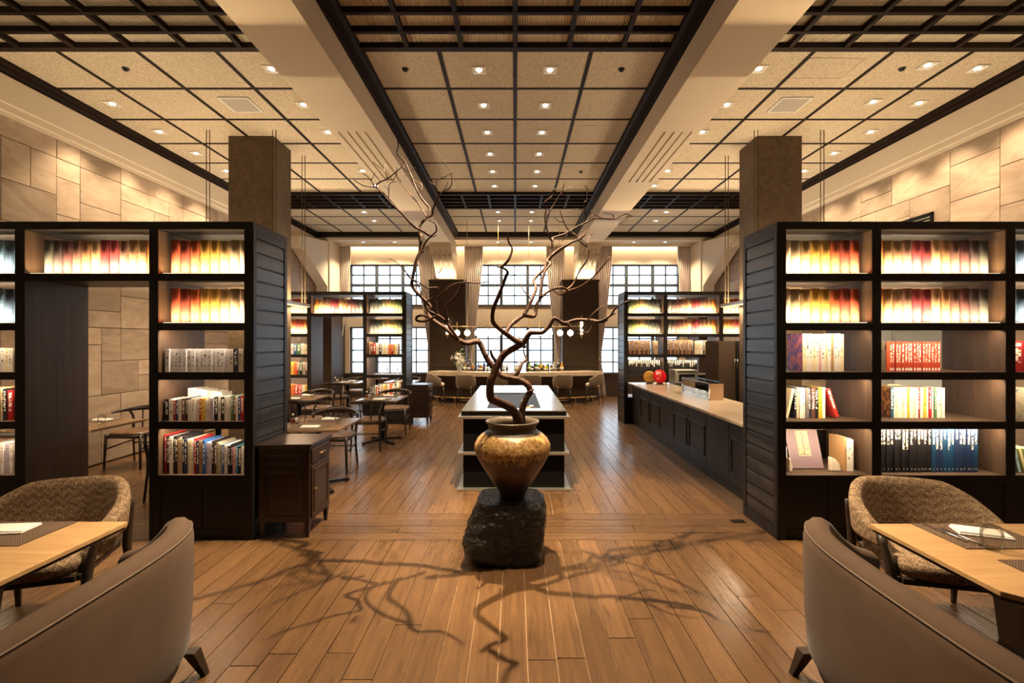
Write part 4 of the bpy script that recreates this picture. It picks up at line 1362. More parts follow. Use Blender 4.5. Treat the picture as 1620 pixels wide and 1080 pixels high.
for i, (x, y, c, h) in enumerate(((.17, .34, (.5, .3, .1), .045), (.21, .45, (.7, .6, .45), .05), (.26, .33, (.35, .06, .03), .04), (.12, .5, (.6, .55, .5), .11))):
    mb = MB().lathe([(.018, 0), (.026, .005), (.03, h * .6), (.026, h), (.022, h), (.022, h - .006), (.0, h - .008)], 16)
    o = mb.build('small_pot', plain('pot_glaze_%d' % i, c, .3), loc=(xc + x, Y0 + y, .831))
    tag(o, '%s small pot standing in the island basin' % ('amber', 'cream', 'dark red', 'tall pale')[i], 'pot', 'pots in the island basin')

# ================================================================ side cabinets at the bookcase ends
def cabinet():
    t_ = thing('side_cabinet', 'x', 'cabinet', group='mahogany side cabinets')
    wx, dy, H = .43, .44, .79
    b = MB(); b.box(0, wx, 0, dy, .13, H - .025)
    b.build('body', M['cab'], t_, .004)
    tp = MB(); tp.box(-.012, wx + .022, -.02, dy + .02, H - .025, H); tp.box(-.002, wx + .01, -.008, dy + .008, H - .04, H - .025)
    tp.build('top', M['cab'], t_, .006)
    for x in (.025, wx - .025):
        for y in (.025, dy - .025):
            MB().taper((x, y, .14), (x, y, 0), .022, .022, .012, .012).build('leg', M['cab'], t_)
    # front panels toward the viewer
    f = MB()
    for (za, zb) in ((.17, .56), (.61, .70)):
        for a in ((.06, wx - .06, za, za + .018), (.06, wx - .06, zb - .018, zb), (.06, .078, za, zb), (wx - .078, wx - .06, za, zb)):
            f.box(a[0], a[1], -.008, .004, a[2], a[3])
    f.build('side_moulding', M['cab'], t_, .003)
    dr = MB(); dr.box(wx - .004, wx + .012, .03, dy - .03, .615, .735)
    d_ = dr.build('drawer', M['cab'], t_, .003)
    MB().tube([(wx + .012, dy / 2 - .05, .675), (wx + .032, dy / 2 - .045, .68), (wx + .032, dy / 2 + .045, .68), (wx + .012, dy / 2 + .05, .675)], .005, 8).build('handle', M['brass'], d_)
    d_ = MB().box(wx - .004, wx + .012, .03, dy - .03, .16, .595).build('door', M['cab'], t_, .003)
    fr = MB()
    for a in ((.065, dy - .065, .20, .214), (.065, dy - .065, .545, .559), (.065, .079, .20, .559), (dy - .079, dy - .065, .20, .559)):
        fr.box(wx + .010, wx + .018, a[0], a[1], a[2], a[3])
    fr.build('door_moulding', M['cab'], d_, .003)
    kb = MB(); kb.tube([(wx + .010, .06, .40), (wx + .03, .06, .40)], .005, 8); kb.tube([(wx + .026, .06, .40), (wx + .034, .06, .40), (wx + .038, .06, .40)], [.009, .013, .006], 10)
    kb.build('knob', M['brass'], d_)
    return t_


c1 = cabinet(); c1.location = (-2.158, 4.06, 0); c1['label'] = 'near dark mahogany side cabinet against the left bookcase end'
c2 = copy_tree(c1); c2.location = (-2.158, 9.63, 0); c2['label'] = 'far dark mahogany side cabinet against the far left bookcase'

# ================================================================ service counter on the right
t_ = thing('service_counter', 'long black panelled service counter with travertine top', 'counter', (2.3, 4.66, 0))
L = FAR - .012 - 4.66
MB().box(.06, .70, 0, L, 0, .78).build('body', M['black'], t_)
MB().box(-.05, .74, 0, L, .80, .832).build('stone_top', M['trav'], t_, .004)
MB().box(.0, .70, 0, L, .78, .80).build('top_support', M['black'], t_)
n = 8
pw = L / n
for k in range(n):
    MB().box(.035, .065, pw * k + .004, pw * (k + 1) - .004, .12, .77).build('front_panel', M['black'], t_, .003)
    if k % 3 != 1:
        fr = MB()
        ya, yb = pw * k + .05, pw * (k + 1) - .05
        for a in ((ya, yb, .24, .255), (ya, yb, .60, .615), (ya, ya + .015, .24, .615), (yb - .015, yb, .24, .615)):
            fr.box(.026, .04, a[0], a[1], a[2], a[3])
        fr.build('panel_moulding', M['black'], t_, .003)
MB().box(.08, .12, 0, L, 0, .12).build('kickboard', M['black'], t_)
bd = MB().box(2.14, 2.36, 4.66, FAR, -.013, .004).build('trim_11', wood('dark_strip', (.040, .024, .014), (.085, .052, .030), 'y', .4))  # darker brown strip on the floor at the counter foot
tag(bd, 'dark wood-grained strip along the foot of the counter', 'floor_strip', kind='structure')

# glass display case on the counter
t_ = thing('display_case', 'low glass display case with steel frame and wooden ends', 'display case', (2.70, 6.74, .833))
fr = MB()
for y in (0, 1.09):
    fr.box(0, .014, y, y + .014, 0, .235)
fr.box(0, .016, 0, 1.104, .222, .24); fr.box(0, .014, 0, 1.104, 0, .012)
fr.build('frame', M['steel'], t_)
for y in (0.0, 1.084):
    MB().box(.016, .205, y, y + .02, 0, .225).build('end_panel', plain('pale_wood_end_%d' % int(y), (.42, .26, .15), .5), t_)
MB().box(.004, .008, .014, 1.09, .012, .222).build('front_pane', M['case_glass'], t_)
MB().box(.0, .205, 0, 1.104, .24, .246).build('top_pane', M['case_glass'], t_)
MB().box(.016, .205, .02, 1.084, 0, .01).build('floor_board', M['white'], t_)
for i, (y, w_) in enumerate(((.25, .12), (.52, .16), (.82, .10))):
    o = MB().lathe([(.0, 0), (.05, .0), (.055, .04), (.05, .06), (.02, .075), (.0, .078)], 16).build('pastry', plain('pastry_%d' % i, (.75, .68, .58), .8), loc=(2.81, 6.74 + y, .845))
    tag(o, 'pale covered pastry, %s from the near end, inside the glass case' % ORD[i], 'pastry', 'pastries in the display case')

# lacquer plates on stands
for i, (x, y, r, c, nm) in enumerate(((2.76, 9.22, .135, (.62, .012, .018), 'round red lacquer plate with a gold motif'), (2.60, 9.36, .115, (.62, .33, .06), 'round mustard-yellow plate behind the red one'))):
    t_ = thing('display_plate', nm + ' on a stand', 'plate', (x, y, .833), group='plates on stands')
    p_ = MB().lathe([(.0, .010), (r * .7, .008), (r * .97, -.006), (r, -.010), (r * .96, .004), (r * .7, .018), (.0, .020)], 40).build('plate', plain('lacquer_%d' % i, c, .15), t_)
    p_.rotation_euler = (PI / 2 - .2, 0, .15 if i == 0 else -.25); p_.location = (0, 0, r + .02)
    mt = MB()
    for a in range(5):
        mt.tube([(0, 0, .022), (r * .16 * math.cos(a * 1.1 + .6), r * .4 * math.sin(a * 1.1 + .6), .020)], [.004, .007], 6)
    mt.build('motif', M['brass'], p_)
    s_ = MB(); s_.box(-.06, .06, -.05, .06, 0, .014); s_.tube([(-.04, .05, .01), (-.03, .06, .16)], .005, 6); s_.tube([(.04, .05, .01), (.03, .06, .16)], .005, 6); s_.box(-.05, .05, -.045, -.035, .01, .03)
    s_.build('stand', M['leg'], t_)
# countertop oven
t_ = thing('countertop_oven', 'steel countertop oven with a dark door below the far shelves', 'oven', (3.05, 9.22, .833))
MB().box(0, .44, .0, .38, .015, .27).build('body', M['steelmat'], t_, .006)
d_ = MB().box(.07, .37, -.012, .002, .05, .19).build('door', plain('oven_glass', (.01, .01, .011), .1), t_)
MB().tube([(.07, -.03, .215), (.37, -.03, .215)], .008, 8).build('handle', M['steel'], d_)
MB().box(.05, .39, -.004, .002, .225, .25).build('control_strip', M['metalblack'], t_)
for x in (.03, .41):
    for y in (.03, .35):
        MB().lathe([(.012, 0), (.012, .016)], 10, (x, y, 0)).build('foot', M['metalblack'], t_)
MB().box(2.99, 3.6, 9.0, FAR - .005, 0, .832)
o = MB().box(3.045, 3.62, 9.05, FAR - .006, 0, .832).build('base_unit', M['black'], bevel=.004)
tag(o, 'black base unit under the countertop oven', 'cabinet')
# tall dark units; a pale doored block stands in for the kitchen back wall
t_ = thing('tall_cupboard', 'tall dark double-door cupboard with steel handles behind the counter', 'cupboard', (3.50, 8.35, 0))
MB().box(0, .30, 0, .55, 0, 1.66).build('body', M['oil'], t_, .004)
MB().box(.30, .78, 0, .55, 0, 1.66).build('second_body', M['metalblack'], t_, .004)
for x0_, x1_ in ((.005, .295), (.305, .775)):
    d_ = MB().box(x0_, x1_, -.022, 0, .1, 1.64).build('door', M['oil'] if x0_ < .1 else M['metalblack'], t_, .003)
    xh = .315 if x0_ > .1 else .27
    MB().tube([(xh, -.022, 1.20), (xh, -.05, 1.21), (xh, -.05, 1.34), (xh, -.022, 1.35)], .007, 8).build('handle', M['steel'], d_)
t_ = thing('kitchen_back_standin', 'tall pale block standing in for the kitchen back, seen through the right bookcase', 'kitchen_back_standin', (4.45, 5.45, 0))
wh = plain('pale_blue_grey', (.55, .62, .66), .35)
MB().box(-.2, .45, 0, .6, 0, 1.80).build('body', wh, t_, .01)
for za, zb in ((.05, 1.05), (1.06, 1.79)):
    d_ = MB().box(-.195, .445, -.03, 0, za, zb).build('door', wh, t_, .008)
    MB().box(.38, .40, -.06, -.03, (za + zb) / 2 - .15, (za + zb) / 2 + .15).build('handle', M['steel'], d_)

# ================================================================ columns and ring pendants
for s, nm, yk, wh_ in ((-1, 'left', 7.34, 'behind'), (1, 'right', 7.34, 'behind'), (-1, 'left', 1.85, 'in front of'), (1, 'right', 1.85, 'in front of')):
    xc_ = s * 3.86
    o = MB().box(xc_ - .33, xc_ + .33, yk - .28, yk + .28, 0, 4.685).build('column', M['bronze'], bevel=.008)
    tag(o, 'square bronze-brown column rising %s the %s bookcase' % (wh_, nm), 'column', kind='structure')
    cx_, cy_, hf = s * 3.89, yk, .55
    t_ = thing('ring_pendant', 'square brass-hung light ring around the column %s the %s bookcase' % (wh_, nm), 'pendant light', (cx_, cy_, 2.20), group='ring pendants around the columns')
    for a in ((-hf, hf, -hf, -hf + .13), (-hf, hf, hf - .13, hf), (-hf, -hf + .13, -hf + .13, hf - .13), (hf - .13, hf, -hf + .13, hf - .13)):
        b = MB(); b.box(a[0], a[1], a[2], a[3], .012, .055); b.build('channel', M['steelmat'], t_, .003)
        MB().box(a[0] + .012, a[1] - .012, a[2] + .012, a[3] - .012, .004, .0125).build('diffuser', M['panel_glow'], t_)
        mx, my = (a[0] + a[1]) / 2, (a[2] + a[3]) / 2
        la = lamp('pendant_uplight', 'AREA', (cx_ + mx, cy_ + my, 2.275), UP_W if yk > 5 else UP_W * .45, WARM, shape='RECTANGLE', size=a[1] - a[0] - .02, size_y=a[3] - a[2] - .02)
        la.rotation_euler = (PI, 0, 0)
        la.data.spread = 3.0
        la = lamp('pendant_downlight', 'AREA', (cx_ + mx, cy_ + my, 2.195), 18 if yk > 5 else 3, WARM, shape='RECTANGLE', size=a[1] - a[0] - .02, size_y=a[3] - a[2] - .02)
    for sx_ in (-1, 1):
        for sy_ in (-1, 1):
            for dx in (-.024, .024):
                MB().tube([(sx_ * .47 + dx, sy_ * .475, .05), (sx_ * .47 + dx, sy_ * .475, CEIL - 2.20)], .0055, 8).build('rod', M['rod'], t_)

# ================================================================ bar at the window end
CYB, RF = 17.4, 4.90
def arc(r, a): return (r * math.sin(a), CYB - r * math.cos(a))
AM = math.asin(2.36 / RF)
def arcslab(r0, r1, z0, z1, am, n=36):
    mb = MB()
    pts = [arc(r0, -am + 2 * am * k / n) for k in range(n + 1)] + [arc(r1, am - 2 * am * k / n) for k in range(n + 1)]
    mb.prism(pts, z0, z1, 'z')
    return mb
t_ = thing('bar_counter', 'curved bar counter with pale stone top and dark body', 'bar', (0, 0, 0))
arcslab(RF, RF - .55, .735, .845, AM).build('stone_top', M['trav'], t_, .006)
arcslab(RF - .26, RF - .5, 0, .735, AM - .02).build('body', M['black'], t_)
for k in range(5):
    arcslab(RF - .245, RF - .262, .13 + k * .12, .13 + k * .12 + .112, AM - .02).build('front_board', M['oil'], t_)
fr = MB()
pts = [(*arc(RF - .08, -AM + .03 + 2 * (AM - .03) * k / 30), .16) for k in range(31)]
fr.tube(pts, .018, 8)
fr.build('foot_rail', M['brass'], t_)
for k in range(9):
    a = -AM + .05 + 2 * (AM - .05) * k / 8
    p = arc(RF - .08, a)
    MB().tube([(p[0], p[1], 0), (p[0], p[1], .16)], .012, 8).build('rail_post', M['brass'], t_)
o = MB(); o.box(-1.47, 1.42, 13.38, 13.555, 0, .79); o.box(-1.5, 1.45, 13.35, 13.56, .79, .815)
o = o.build('back_counter', M['oil'], bevel=.004)
tag(o, 'low back counter under the middle window carrying the bottles', 'counter')

# bottles
BOT = [(735, 'amber', 16, 0), (741, 'brown', 14, 1), (748, 'amber', 12, 2), (757, 'blue', 14, 1), (761, 'amber', 13, 2), (766, 'dark blue', 17, 0), (771, 'navy', 16, 0), (777, 'green', 11, 2),
       (783, 'clear', 13, 1), (788, 'cobalt', 11, 1), (797, 'clear', 13, 0), (802, 'clear', 14, 0), (817, 'clear', 14, 1), (821, 'clear', 15, 0), (834, 'black', 16, 0), (838, 'lime green', 15, 1), (842, 'black', 12, 0), (846, 'dark brown', 17, 0), (849, 'green', 16, 0),
       (853, 'amber', 14, 2), (857, 'yellow', 15, 1), (860, 'brown', 13, 0), (864, 'yellow', 11, 2), (867, 'green', 16, 0), (872, 'brown', 13, 1), (876, 'clear', 15, 0), (883, 'black', 14, 2), (886, 'brown', 16, 0), (889, 'orange', 15, 1)]
BC = {'amber': (.30, .13, .03), 'brown': (.10, .035, .015), 'blue': (.05, .10, .35), 'dark blue': (.02, .03, .12), 'navy': (.02, .03, .08), 'green': (.03, .20, .06), 'clear': (.55, .58, .58), 'cobalt': (.02, .03, .5),
      'black': (.012, .012, .012), 'lime green': (.25, .45, .04), 'dark brown': (.03, .015, .01), 'yellow': (.60, .42, .03), 'orange': (.55, .25, .02)}
BM = {k: plain('bottle_' + k.replace(' ', '_'), v, .08) for k, v in BC.items()}
LBM = [plain('bottle_label_%d' % k, c, .7) for k, c in enumerate(((.75, .68, .5), (.7, .66, .6), (.12, .08, .05)))]
PROF = {0: [(.0, 0), (.036, 0), (.038, .01), (.038, .17), (.030, .20), (.014, .225), (.013, .285)],
        1: [(.0, 0), (.042, 0), (.044, .01), (.044, .15), (.034, .175), (.016, .20), (.015, .25)],
        2: [(.0, 0), (.05, 0), (.053, .012), (.053, .11), (.04, .14), (.018, .16), (.016, .20)]}
for i, (px, cn, hp, k) in enumerate(BOT):
    Y = 13.41 + .08 * (i % 2)
    h = hp * Y / F
    pr = PROF[k]; s_ = h / pr[-1][1]
    t_ = thing('bottle', '%s glass bottle, %s from left, on the back counter' % (cn, ORD[i]), 'bottle', (PX(px, Y), Y, .815), group='bottles on the back counter')
    MB().lathe([(r, z * s_) for r, z in pr], 14).build('body', BM[cn], t_)
    z1 = pr[3][1] * s_
    MB().lathe([(pr[3][0] + .001, z1 * .25), (pr[3][0] + .001, z1 * .8)], 14).build('label', LBM[i % 3], t_)
    MB().lathe([(pr[-1][0] + .003, h - .03), (pr[-1][0] + .003, h + .004), (0, h + .005)], 10).build('cap', LBM[(i + 2) % 3], t_)

# white vase of flowers on the bar
t_ = thing('flower_vase', 'white tapered vase of white blossoms on the bar counter', 'flower vase', (-1.47, 12.78, .846))
MB().lathe([(.0, 0), (.048, 0), (.052, .01), (.075, .12), (.092, .22), (.096, .24), (.088, .24), (.07, .12), (.0, .03)], 28).build('vase', M['porcelain'], t_)
gr = plain('leaf_green', (.045, .13, .03), .6)
wp = plain('petal_white', (.80, .74, .66), .7)
rf = random.Random(4)
for k in range(30):
    a = rf.uniform(0, 2 * PI); rr = rf.uniform(.02, .26); zz = .24 + rf.uniform(-.05, .34) - rr * .35
    lf = MB(); Ld = rf.uniform(.08, .14)
    lf.add([(0, 0, 0), (.03, Ld * .5, .01), (0, Ld, -.02), (-.03, Ld * .5, .01), (0, Ld * .5, -.006)], [(0, 1, 4), (1, 2, 4), (2, 3, 4), (3, 0, 4)])
    o = lf.build('leaf', gr, t_); o.location = (rr * .7 * math.cos(a), rr * .7 * math.sin(a), zz - .02); o.rotation_euler = (rf.uniform(-.6, .6), rf.uniform(-.5, .5), a - PI / 2)
pm = MB()
for q in range(6):
    a = q * PI / 3
    pm.add([(0, 0, 0), (.045 * math.cos(a - .5), .045 * math.sin(a - .5), .018), (.062 * math.cos(a), .062 * math.sin(a), .012), (.045 * math.cos(a + .5), .045 * math.sin(a + .5), .018)], [(0, 1, 2, 3)])
pm.lathe([(.0, .018), (.012, .014), (.012, .0)], 8)
pm = pm.mesh('blossom', wp)
for k in range(24):
    a = rf.uniform(0, 2 * PI); el = rf.uniform(-.15, 1.3); rr = rf.uniform(.13, .21)
    o = link('blossom', pm, t_)
    d = Vector((math.cos(a) * math.cos(el), math.sin(a) * math.cos(el) * .8, math.sin(el)))
    o.location = Vector((-.03, 0, .30)) + d * rr
    o.rotation_euler = d.to_track_quat('Z', 'Y').to_euler()
MB().tube([(.02, 0, .25), (.05, .02, .45), (.03, .02, .60)], .006, 6).build('stem', gr, t_)
for k in range(5):
    lf = MB(); lf.add([(0, 0, 0), (.035, .05, .01), (0, .10, 0), (-.035, .05, .01)], [(0, 1, 2, 3)])
    o = lf.build('leaf', gr, t_); o.location = (.04, .02, .46 + .03 * k); o.rotation_euler = (.4, .3, k * 1.4)

# bar stools
def stool():
    t_ = thing('bar_stool', 'x', 'bar stool', group='bar stools')
    # seat
    st = MB()
    def sq(r, z): return [(r * math.copysign(abs(math.cos(a)) ** .6, math.cos(a)), r * .95 * math.copysign(abs(math.sin(a)) ** .6, math.sin(a)), z) for a in [2 * PI * k / 24 for k in range(24)]]
    rings = [sq(.17, .49), sq(.205, .50), (sq(.215, .54)), sq(.205, .575), sq(.15, .59)]
    st.sheet(lambda i, j: rings[j][i], 24, 5, cu=True); st.add(rings[-1], [list(range(24))]); st.add(rings[0], [list(range(24))[::-1]])
    st.build('seat', M['stooledge'], t_)
    bk = MB(); nu = 27
    def sh(i, j):
        a = math.radians(-108 + 216 * i / (nu - 1))
        f = abs(a) / math.radians(108)
        top_ = .825 - .13 * max(0, f - .35) ** 1.3 * 2.0
        prof_ = [(.235, .50), (.250, .56), (.255, top_ - .02), (.245, top_), (.225, top_), (.212, top_ - .02), (.208, .56), (.20, .50)][j]
        return (prof_[0] * math.sin(a), prof_[0] * .93 * math.cos(a), prof_[1])
    bk.sheet(sh, nu, 8, cv=True)
    bk.add([sh(0, j) for j in range(8)], [list(range(8))]); bk.add([sh(nu - 1, j) for j in range(8)], [list(range(8))[::-1]])
    bk.build('backrest', M['stool'], t_)
    pp = MB().tube([Vector(sh(i, 3)) + Vector((0, 0, .003)) for i in range(nu)], .007, 6); pp.build('edge_piping', M['stooledge'], t_)
    for x in (-1, 1):
        for y in (-1, 1):
            lg = MB().tube([(x * .15, y * .14, .50), (x * .20, y * .185, .03)], [.016, .012], 8).build('leg', M['leg'], t_)
            MB().tube([(x * .20, y * .185, .04), (x * .203, y * .187, 0)], [.0125, .010], 8).build('ferrule', M['brass'], lg)
    fr_ = MB().tube([(-.19, -.175, .16), (.19, -.175, .16)], .008, 6); fr_.build('footrest', M['brass'], t_)
    return t_
S0 = stool(); first = True
for i, (px, Y, rz, nm) in enumerate(((690, 12.55, -1.15, 'leftmost bar stool, turned toward the bar end'), (737, 12.08, -.12, 'second bar stool from left at the curved bar'), (787, 11.98, -.03, 'third bar stool from left, behind the branch'),
                                   (840, 11.98, .03, 'fourth bar stool from left at the curved bar'), (890, 12.08, .12, 'fifth bar stool from left at the curved bar'), (940, 12.45, 1.15, 'rightmost bar stool, turned toward the bar end'))):
    o = S0 if first else copy_tree(S0); first = False
    o.location = (PX(px, Y), Y, 0); o.rotation_euler = (0, 0, PI + rz); o['label'] = nm

# linear chandelier of opal globes
Yc_ = 11.9
t_ = thing('globe_chandelier', 'long brass bar chandelier with a row of opal globes over the bar', 'chandelier', (0, Yc_, 2.0))
xa, xb = PX(712, Yc_), PX(921, Yc_)
MB().tube([(xa, 0, .02), (xb, 0, .02)], .010, 8).build('bar', M['brass'], t_)
for px in (739, 788, 836.5, 885):
    MB().tube([(PX(px, Yc_), 0, .02), (PX(px, Yc_), 0, CEIL - 2.0)], .006, 8).build('suspension_rod', M['brass'], t_)
    MB().lathe([(.045, CEIL - 2.02), (.045, CEIL - 2.0)], 16, (PX(px, Yc_), 0, 0)).build('canopy', M['white'], t_)
for k in range(12):
    x = PX(723 + 16.3 * k, Yc_)
    g_ = MB().lathe([(.0, -.075)] + [(.075 * math.sin(a), -.075 * math.cos(a)) for a in [PI * q / 14 for q in range(1, 14)]] + [(0, .075)], 20, (x, 0, -.14)).build('globe', M['globe'], t_)
    hh = MB(); hh.lathe([(.018, -.075), (.02, -.05), (.006, -.04), (.006, .13), (.0, .135)], 10, (x, 0, 0)); hh.lathe([(.0, -.25), (.012, -.245), (.024, -.212), (.02, -.205)], 10, (x, 0, 0))
    hh.build('holder', M['brass'], g_)

# ================================================================ dining chairs and tables
def dining_chair():
    """faces -y; 0,0 under the seat centre"""
    t_ = thing('dining_chair', 'x', 'chair', group='bentwood dining chairs')
    for x in (-1, 1):
        MB().tube([(x * .22, -.21, .455), (x * .235, -.225, 0)], [.019, .013], 10).build('leg', M['leg'], t_)
        MB().tube(catmull([(x * .215, .25, 0), (x * .20, .21, .40), (x * .215, .235, .60), (x * .235, .20, .70)], 4), [.013] * 4 + [.019] * 4 + [.016] * 5, 10).build('leg', M['leg'], t_)
        MB().tube([(x * .225, -.215, .26), (x * .205, .225, .30)], .010, 8).build('stretcher', M['leg'], t_)
    MB().tube([(-.205, .225, .26), (.205, .225, .26)], .010, 8).build('stretcher', M['leg'], t_)
    fr = MB()
    for a, b in (((-.22, -.21), (.22, -.21)), ((.22, -.21), (.20, .21)), ((.20, .21), (-.20, .21)), ((-.20, .21), (-.22, -.21))):
        fr.tube([(a[0], a[1], .42), (b[0], b[1], .42)], .022, 8)
    fr.build('seat_frame', M['leg'], t_)
    st = MB()
    def sq(r, z): return [(r * .235 * math.copysign(abs(math.cos(a)) ** .45, math.cos(a)), r * .225 * math.copysign(abs(math.sin(a)) ** .45, math.sin(a)), z) for a in [2 * PI * k / 28 for k in range(28)]]
    rings = [sq(.93, .428), sq(1.0, .440), sq(.98, .462), sq(.80, .476), sq(.4, .472)]
    st.sheet(lambda i, j: rings[j][i], 28, 5, cu=True); st.add(rings[-1], [list(range(28))]); st.add(rings[0], [list(range(28))[::-1]])
    st.build('seat', M['leather'], t_)
    # bentwood yoke, broad at the back, tapering forward into short arms
    yk = MB(); nu = 25
    def sh(i, j):
        a = math.radians(-104 + 208 * i / (nu - 1)); f = 1 - abs(2 * i / (nu - 1) - 1)
        hgt = .018 + .052 * f ** .8
        th = .012
        z0 = .695 + .015 * f
        c = [(-th, 0), (th, .2), (th, .9), (0, 1.0), (-th, .9)][j]
        r = 1 + c[0] / .27
        return (.275 * math.sin(a) * r, .245 * math.cos(a) * r - .0, z0 + hgt * c[1])
    yk.sheet(sh, nu, 5, cv=True)
    yk.add([sh(0, j) for j in range(5)], [list(range(5))]); yk.add([sh(nu - 1, j) for j in range(5)], [list(range(5))[::-1]])
    yk.build('backrest', M['leg'], t_)
    for x in (-.07, .07):
        MB().tube([(x, .205, .42), (x * 1.25, .238, .72)], .010, 8).build('spindle', M['leg'], t_)
    return t_


CH = dining_chair(); chf = [True]
def put_chair(x, y, rz, label):
    o = CH if chf[0] else copy_tree(CH); chf[0] = False
    o.location = (x, y, 0); o.rotation_euler = (0, 0, rz); o['label'] = label


def cafe_table(x0, x1, y0, y1, label):
    xc_, yc_ = (x0 + x1) / 2, (y0 + y1) / 2
    t_ = thing('cafe_table', label, 'table', (xc_, yc_, 0), group='pedestal dining tables')
    MB().box(x0 - xc_, x1 - xc_, y0 - yc_, y1 - yc_, .692, .72).build('tabletop', M['oak_y'], t_, .004)
    MB().tube([(0, 0, .04), (0, 0, .69)], .032, 12).build('pedestal', M['metalblack'], t_)
    MB().box(-.12, .12, -.12, .12, .675, .692).build('mounting_plate', M['metalblack'], t_)
    for a in range(4):
        c_, s_ = math.cos(a * PI / 2 + .78), math.sin(a * PI / 2 + .78)
        MB().hexa([(c_ * 0 - s_ * .028, s_ * 0 + c_ * .028, .03), (s_ * .028, -c_ * .028, .03), (c_ * .36 + s_ * .022, s_ * .36 - c_ * .022, .012), (c_ * .36 - s_ * .022, s_ * .36 + c_ * .022, .012),
                   (-s_ * .028, c_ * .028, .065), (s_ * .028, -c_ * .028, .065), (c_ * .36 + s_ * .022, s_ * .36 - c_ * .022, .032), (c_ * .36 - s_ * .022, s_ * .36 + c_ * .022, .032)]).build('foot_arm', M['metalblack'], t_)
        MB().lathe([(.02, 0), (.02, .014)], 10, (c_ * .34, s_ * .34, 0)).build('glide', M['metalblack'], t_)
    return t_


GLASS = MB().lathe([(.0, .0), (.026, 0), (.031, .006), (.040, .045), (.038, .075), (.031, .100), (.029, .100), (.036, .074), (.038, .045), (.028, .012), (.0, .010)], 28).mesh('tumbler', M['glass'])


def tumbler(x, y, z, label, s=1.0):
    o = link('tumbler', GLASS); o.location = (x, y, z + .0005); o.scale = (s, s, s)
    tag(o, label, 'glass', 'clear tumblers')


def napkin(x, y, z, wx, wy, rz, label):
    t_ = thing('napkin', label, 'napkin', (x, y, z + .0005), rz, group='folded white napkins')
    MB().box(-wx / 2, wx / 2, -wy / 2, wy / 2, 0, .006).build('lower_fold', M['napkin'], t_, .002)
    MB().hexa([(-wx / 2 + .004, -wy / 2 + .006, .006), (wx / 2 - .002, -wy / 2 + .006, .006), (wx / 2 - .002, wy / 2, .006), (-wx / 2 + .004, wy / 2, .006),
               (-wx / 2 + .006, -wy / 2 + .010, .016), (wx / 2 - .004, -wy / 2 + .010, .012), (wx / 2 - .004, wy / 2 - .003, .012), (-wx / 2 + .006, wy / 2 - .003, .016)]).build('upper_fold', M['napkin'], t_, .002)


def placemat(x0, x1, y0, y1, z, label):
    mb = MB().box(x0, x1, y0, y1, z, z + .003)
    mb.sheet(lambda i, j: (x0 + (x1 - x0) * i / 22, y0 + (y1 - y0) * j / 16, z + .003 + .0012 * ((i + j) % 2)), 23, 17, smooth=False)
    o = mb.build('placemat', M['mat'])
    tag(o, label, 'placemat', 'woven brown placemats')


TABLES = [(-2.60, -1.87, 5.10, 5.89, 'pedestal table beside the near cabinet'), (-2.52, -1.86, 7.58, 8.39, 'pedestal table before the far cabinet'),
          (-3.98, -3.23, 7.70, 8.45, 'pedestal table behind the left column'), (-4.22, -3.50, 10.80, 11.50, 'pedestal table seen through the far opening'),
          (-3.95, -3.25, 12.25, 12.95, 'pedestal table by the left window'), (-5.35, -4.45, 5.08, 5.83, 'pedestal table by the stone wall in the opening'), (-3.0, -2.3, 11.0, 11.7, 'pedestal table behind the far left bookcase'),
          (-3.95, -3.2, 5.45, 6.2, 'pedestal table directly behind the left bookcase')]
for i, (x0, x1, y0, y1, nm) in enumerate(TABLES):
    cafe_table(x0, x1, y0, y1, nm)
    xm = (x0 + x1) / 2
    where = nm.replace('pedestal table ', 'on the table ')
    if i == 7: continue
    placemat(xm - .19, xm + .19, y0 + .02, y0 + .28, .7205, 'woven mat, near side, ' + where)
    placemat(xm - .19, xm + .19, y1 - .28, y1 - .02, .7205, 'woven mat, far side, ' + where)
    napkin(xm + .02, y0 + .13, .7255, .19, .10, .1, 'folded napkin, near side, ' + where)
    napkin(xm + .04, y1 - .13, .7255, .19, .10, -.1, 'folded napkin, far side, ' + where)
    tumbler(xm - .16, y0 + .33, .7205, 'clear tumbler, near side, ' + where)
    tumbler(xm + .20, y1 - .33, .7205, 'clear tumbler, far side, ' + where)
    if i in (0, 1, 3):
        t_ = thing('condiment_set', 'small tray with white shaker and sprig, ' + where, 'condiments', (x0 + .09, (y0 + y1) / 2 + .02, .7205))
        MB().box(-.05, .05, -.035, .035, 0, .012).build('tray', M['leather'], t_, .002)
        MB().lathe([(.0, .012), (.02, .012), (.022, .05), (.016, .06), (.0, .062)], 14, (.022, 0, 0)).build('shaker', M['porcelain'], t_)
        MB().lathe([(.0, .012), (.022, .012), (.026, .03), (.016, .05), (.012, .05), (.0, .03)], 14, (-.022, 0, 0)).build('bud_vase', plain('bud_red_%d' % i, (.15, .02, .02), .3), t_)
        MB().tube([(-.022, 0, .03), (-.024, 0, .09)], .004, 6).build('stem', gr, t_)
        MB().lathe([(.0, 0), (.014, .006), (.012, .02), (.0, .026)], 10, (-.024, 0, .085)).build('blossom', wp, t_)
put_chair(-2.33, 6.24, 0, 'bentwood chair with leather seat facing the table beside the near cabinet')
put_chair(-2.27, 7.48, PI + .12, 'bentwood chair seen from behind at the table before the far cabinet')
put_chair(-2.18, 8.80, 0, 'bentwood chair on the far side of the table before the far cabinet')
put_chair(-3.22, 7.52, PI - .1, 'bentwood chair on the near side of the table behind the column')
put_chair(-3.60, 8.80, 0, 'bentwood chair on the far side of the table behind the column')
put_chair(-3.95, 10.62, PI, 'bentwood chair on the near side of the table in the far opening')
put_chair(-3.90, 11.85, 0, 'bentwood chair on the far side of the table in the far opening')
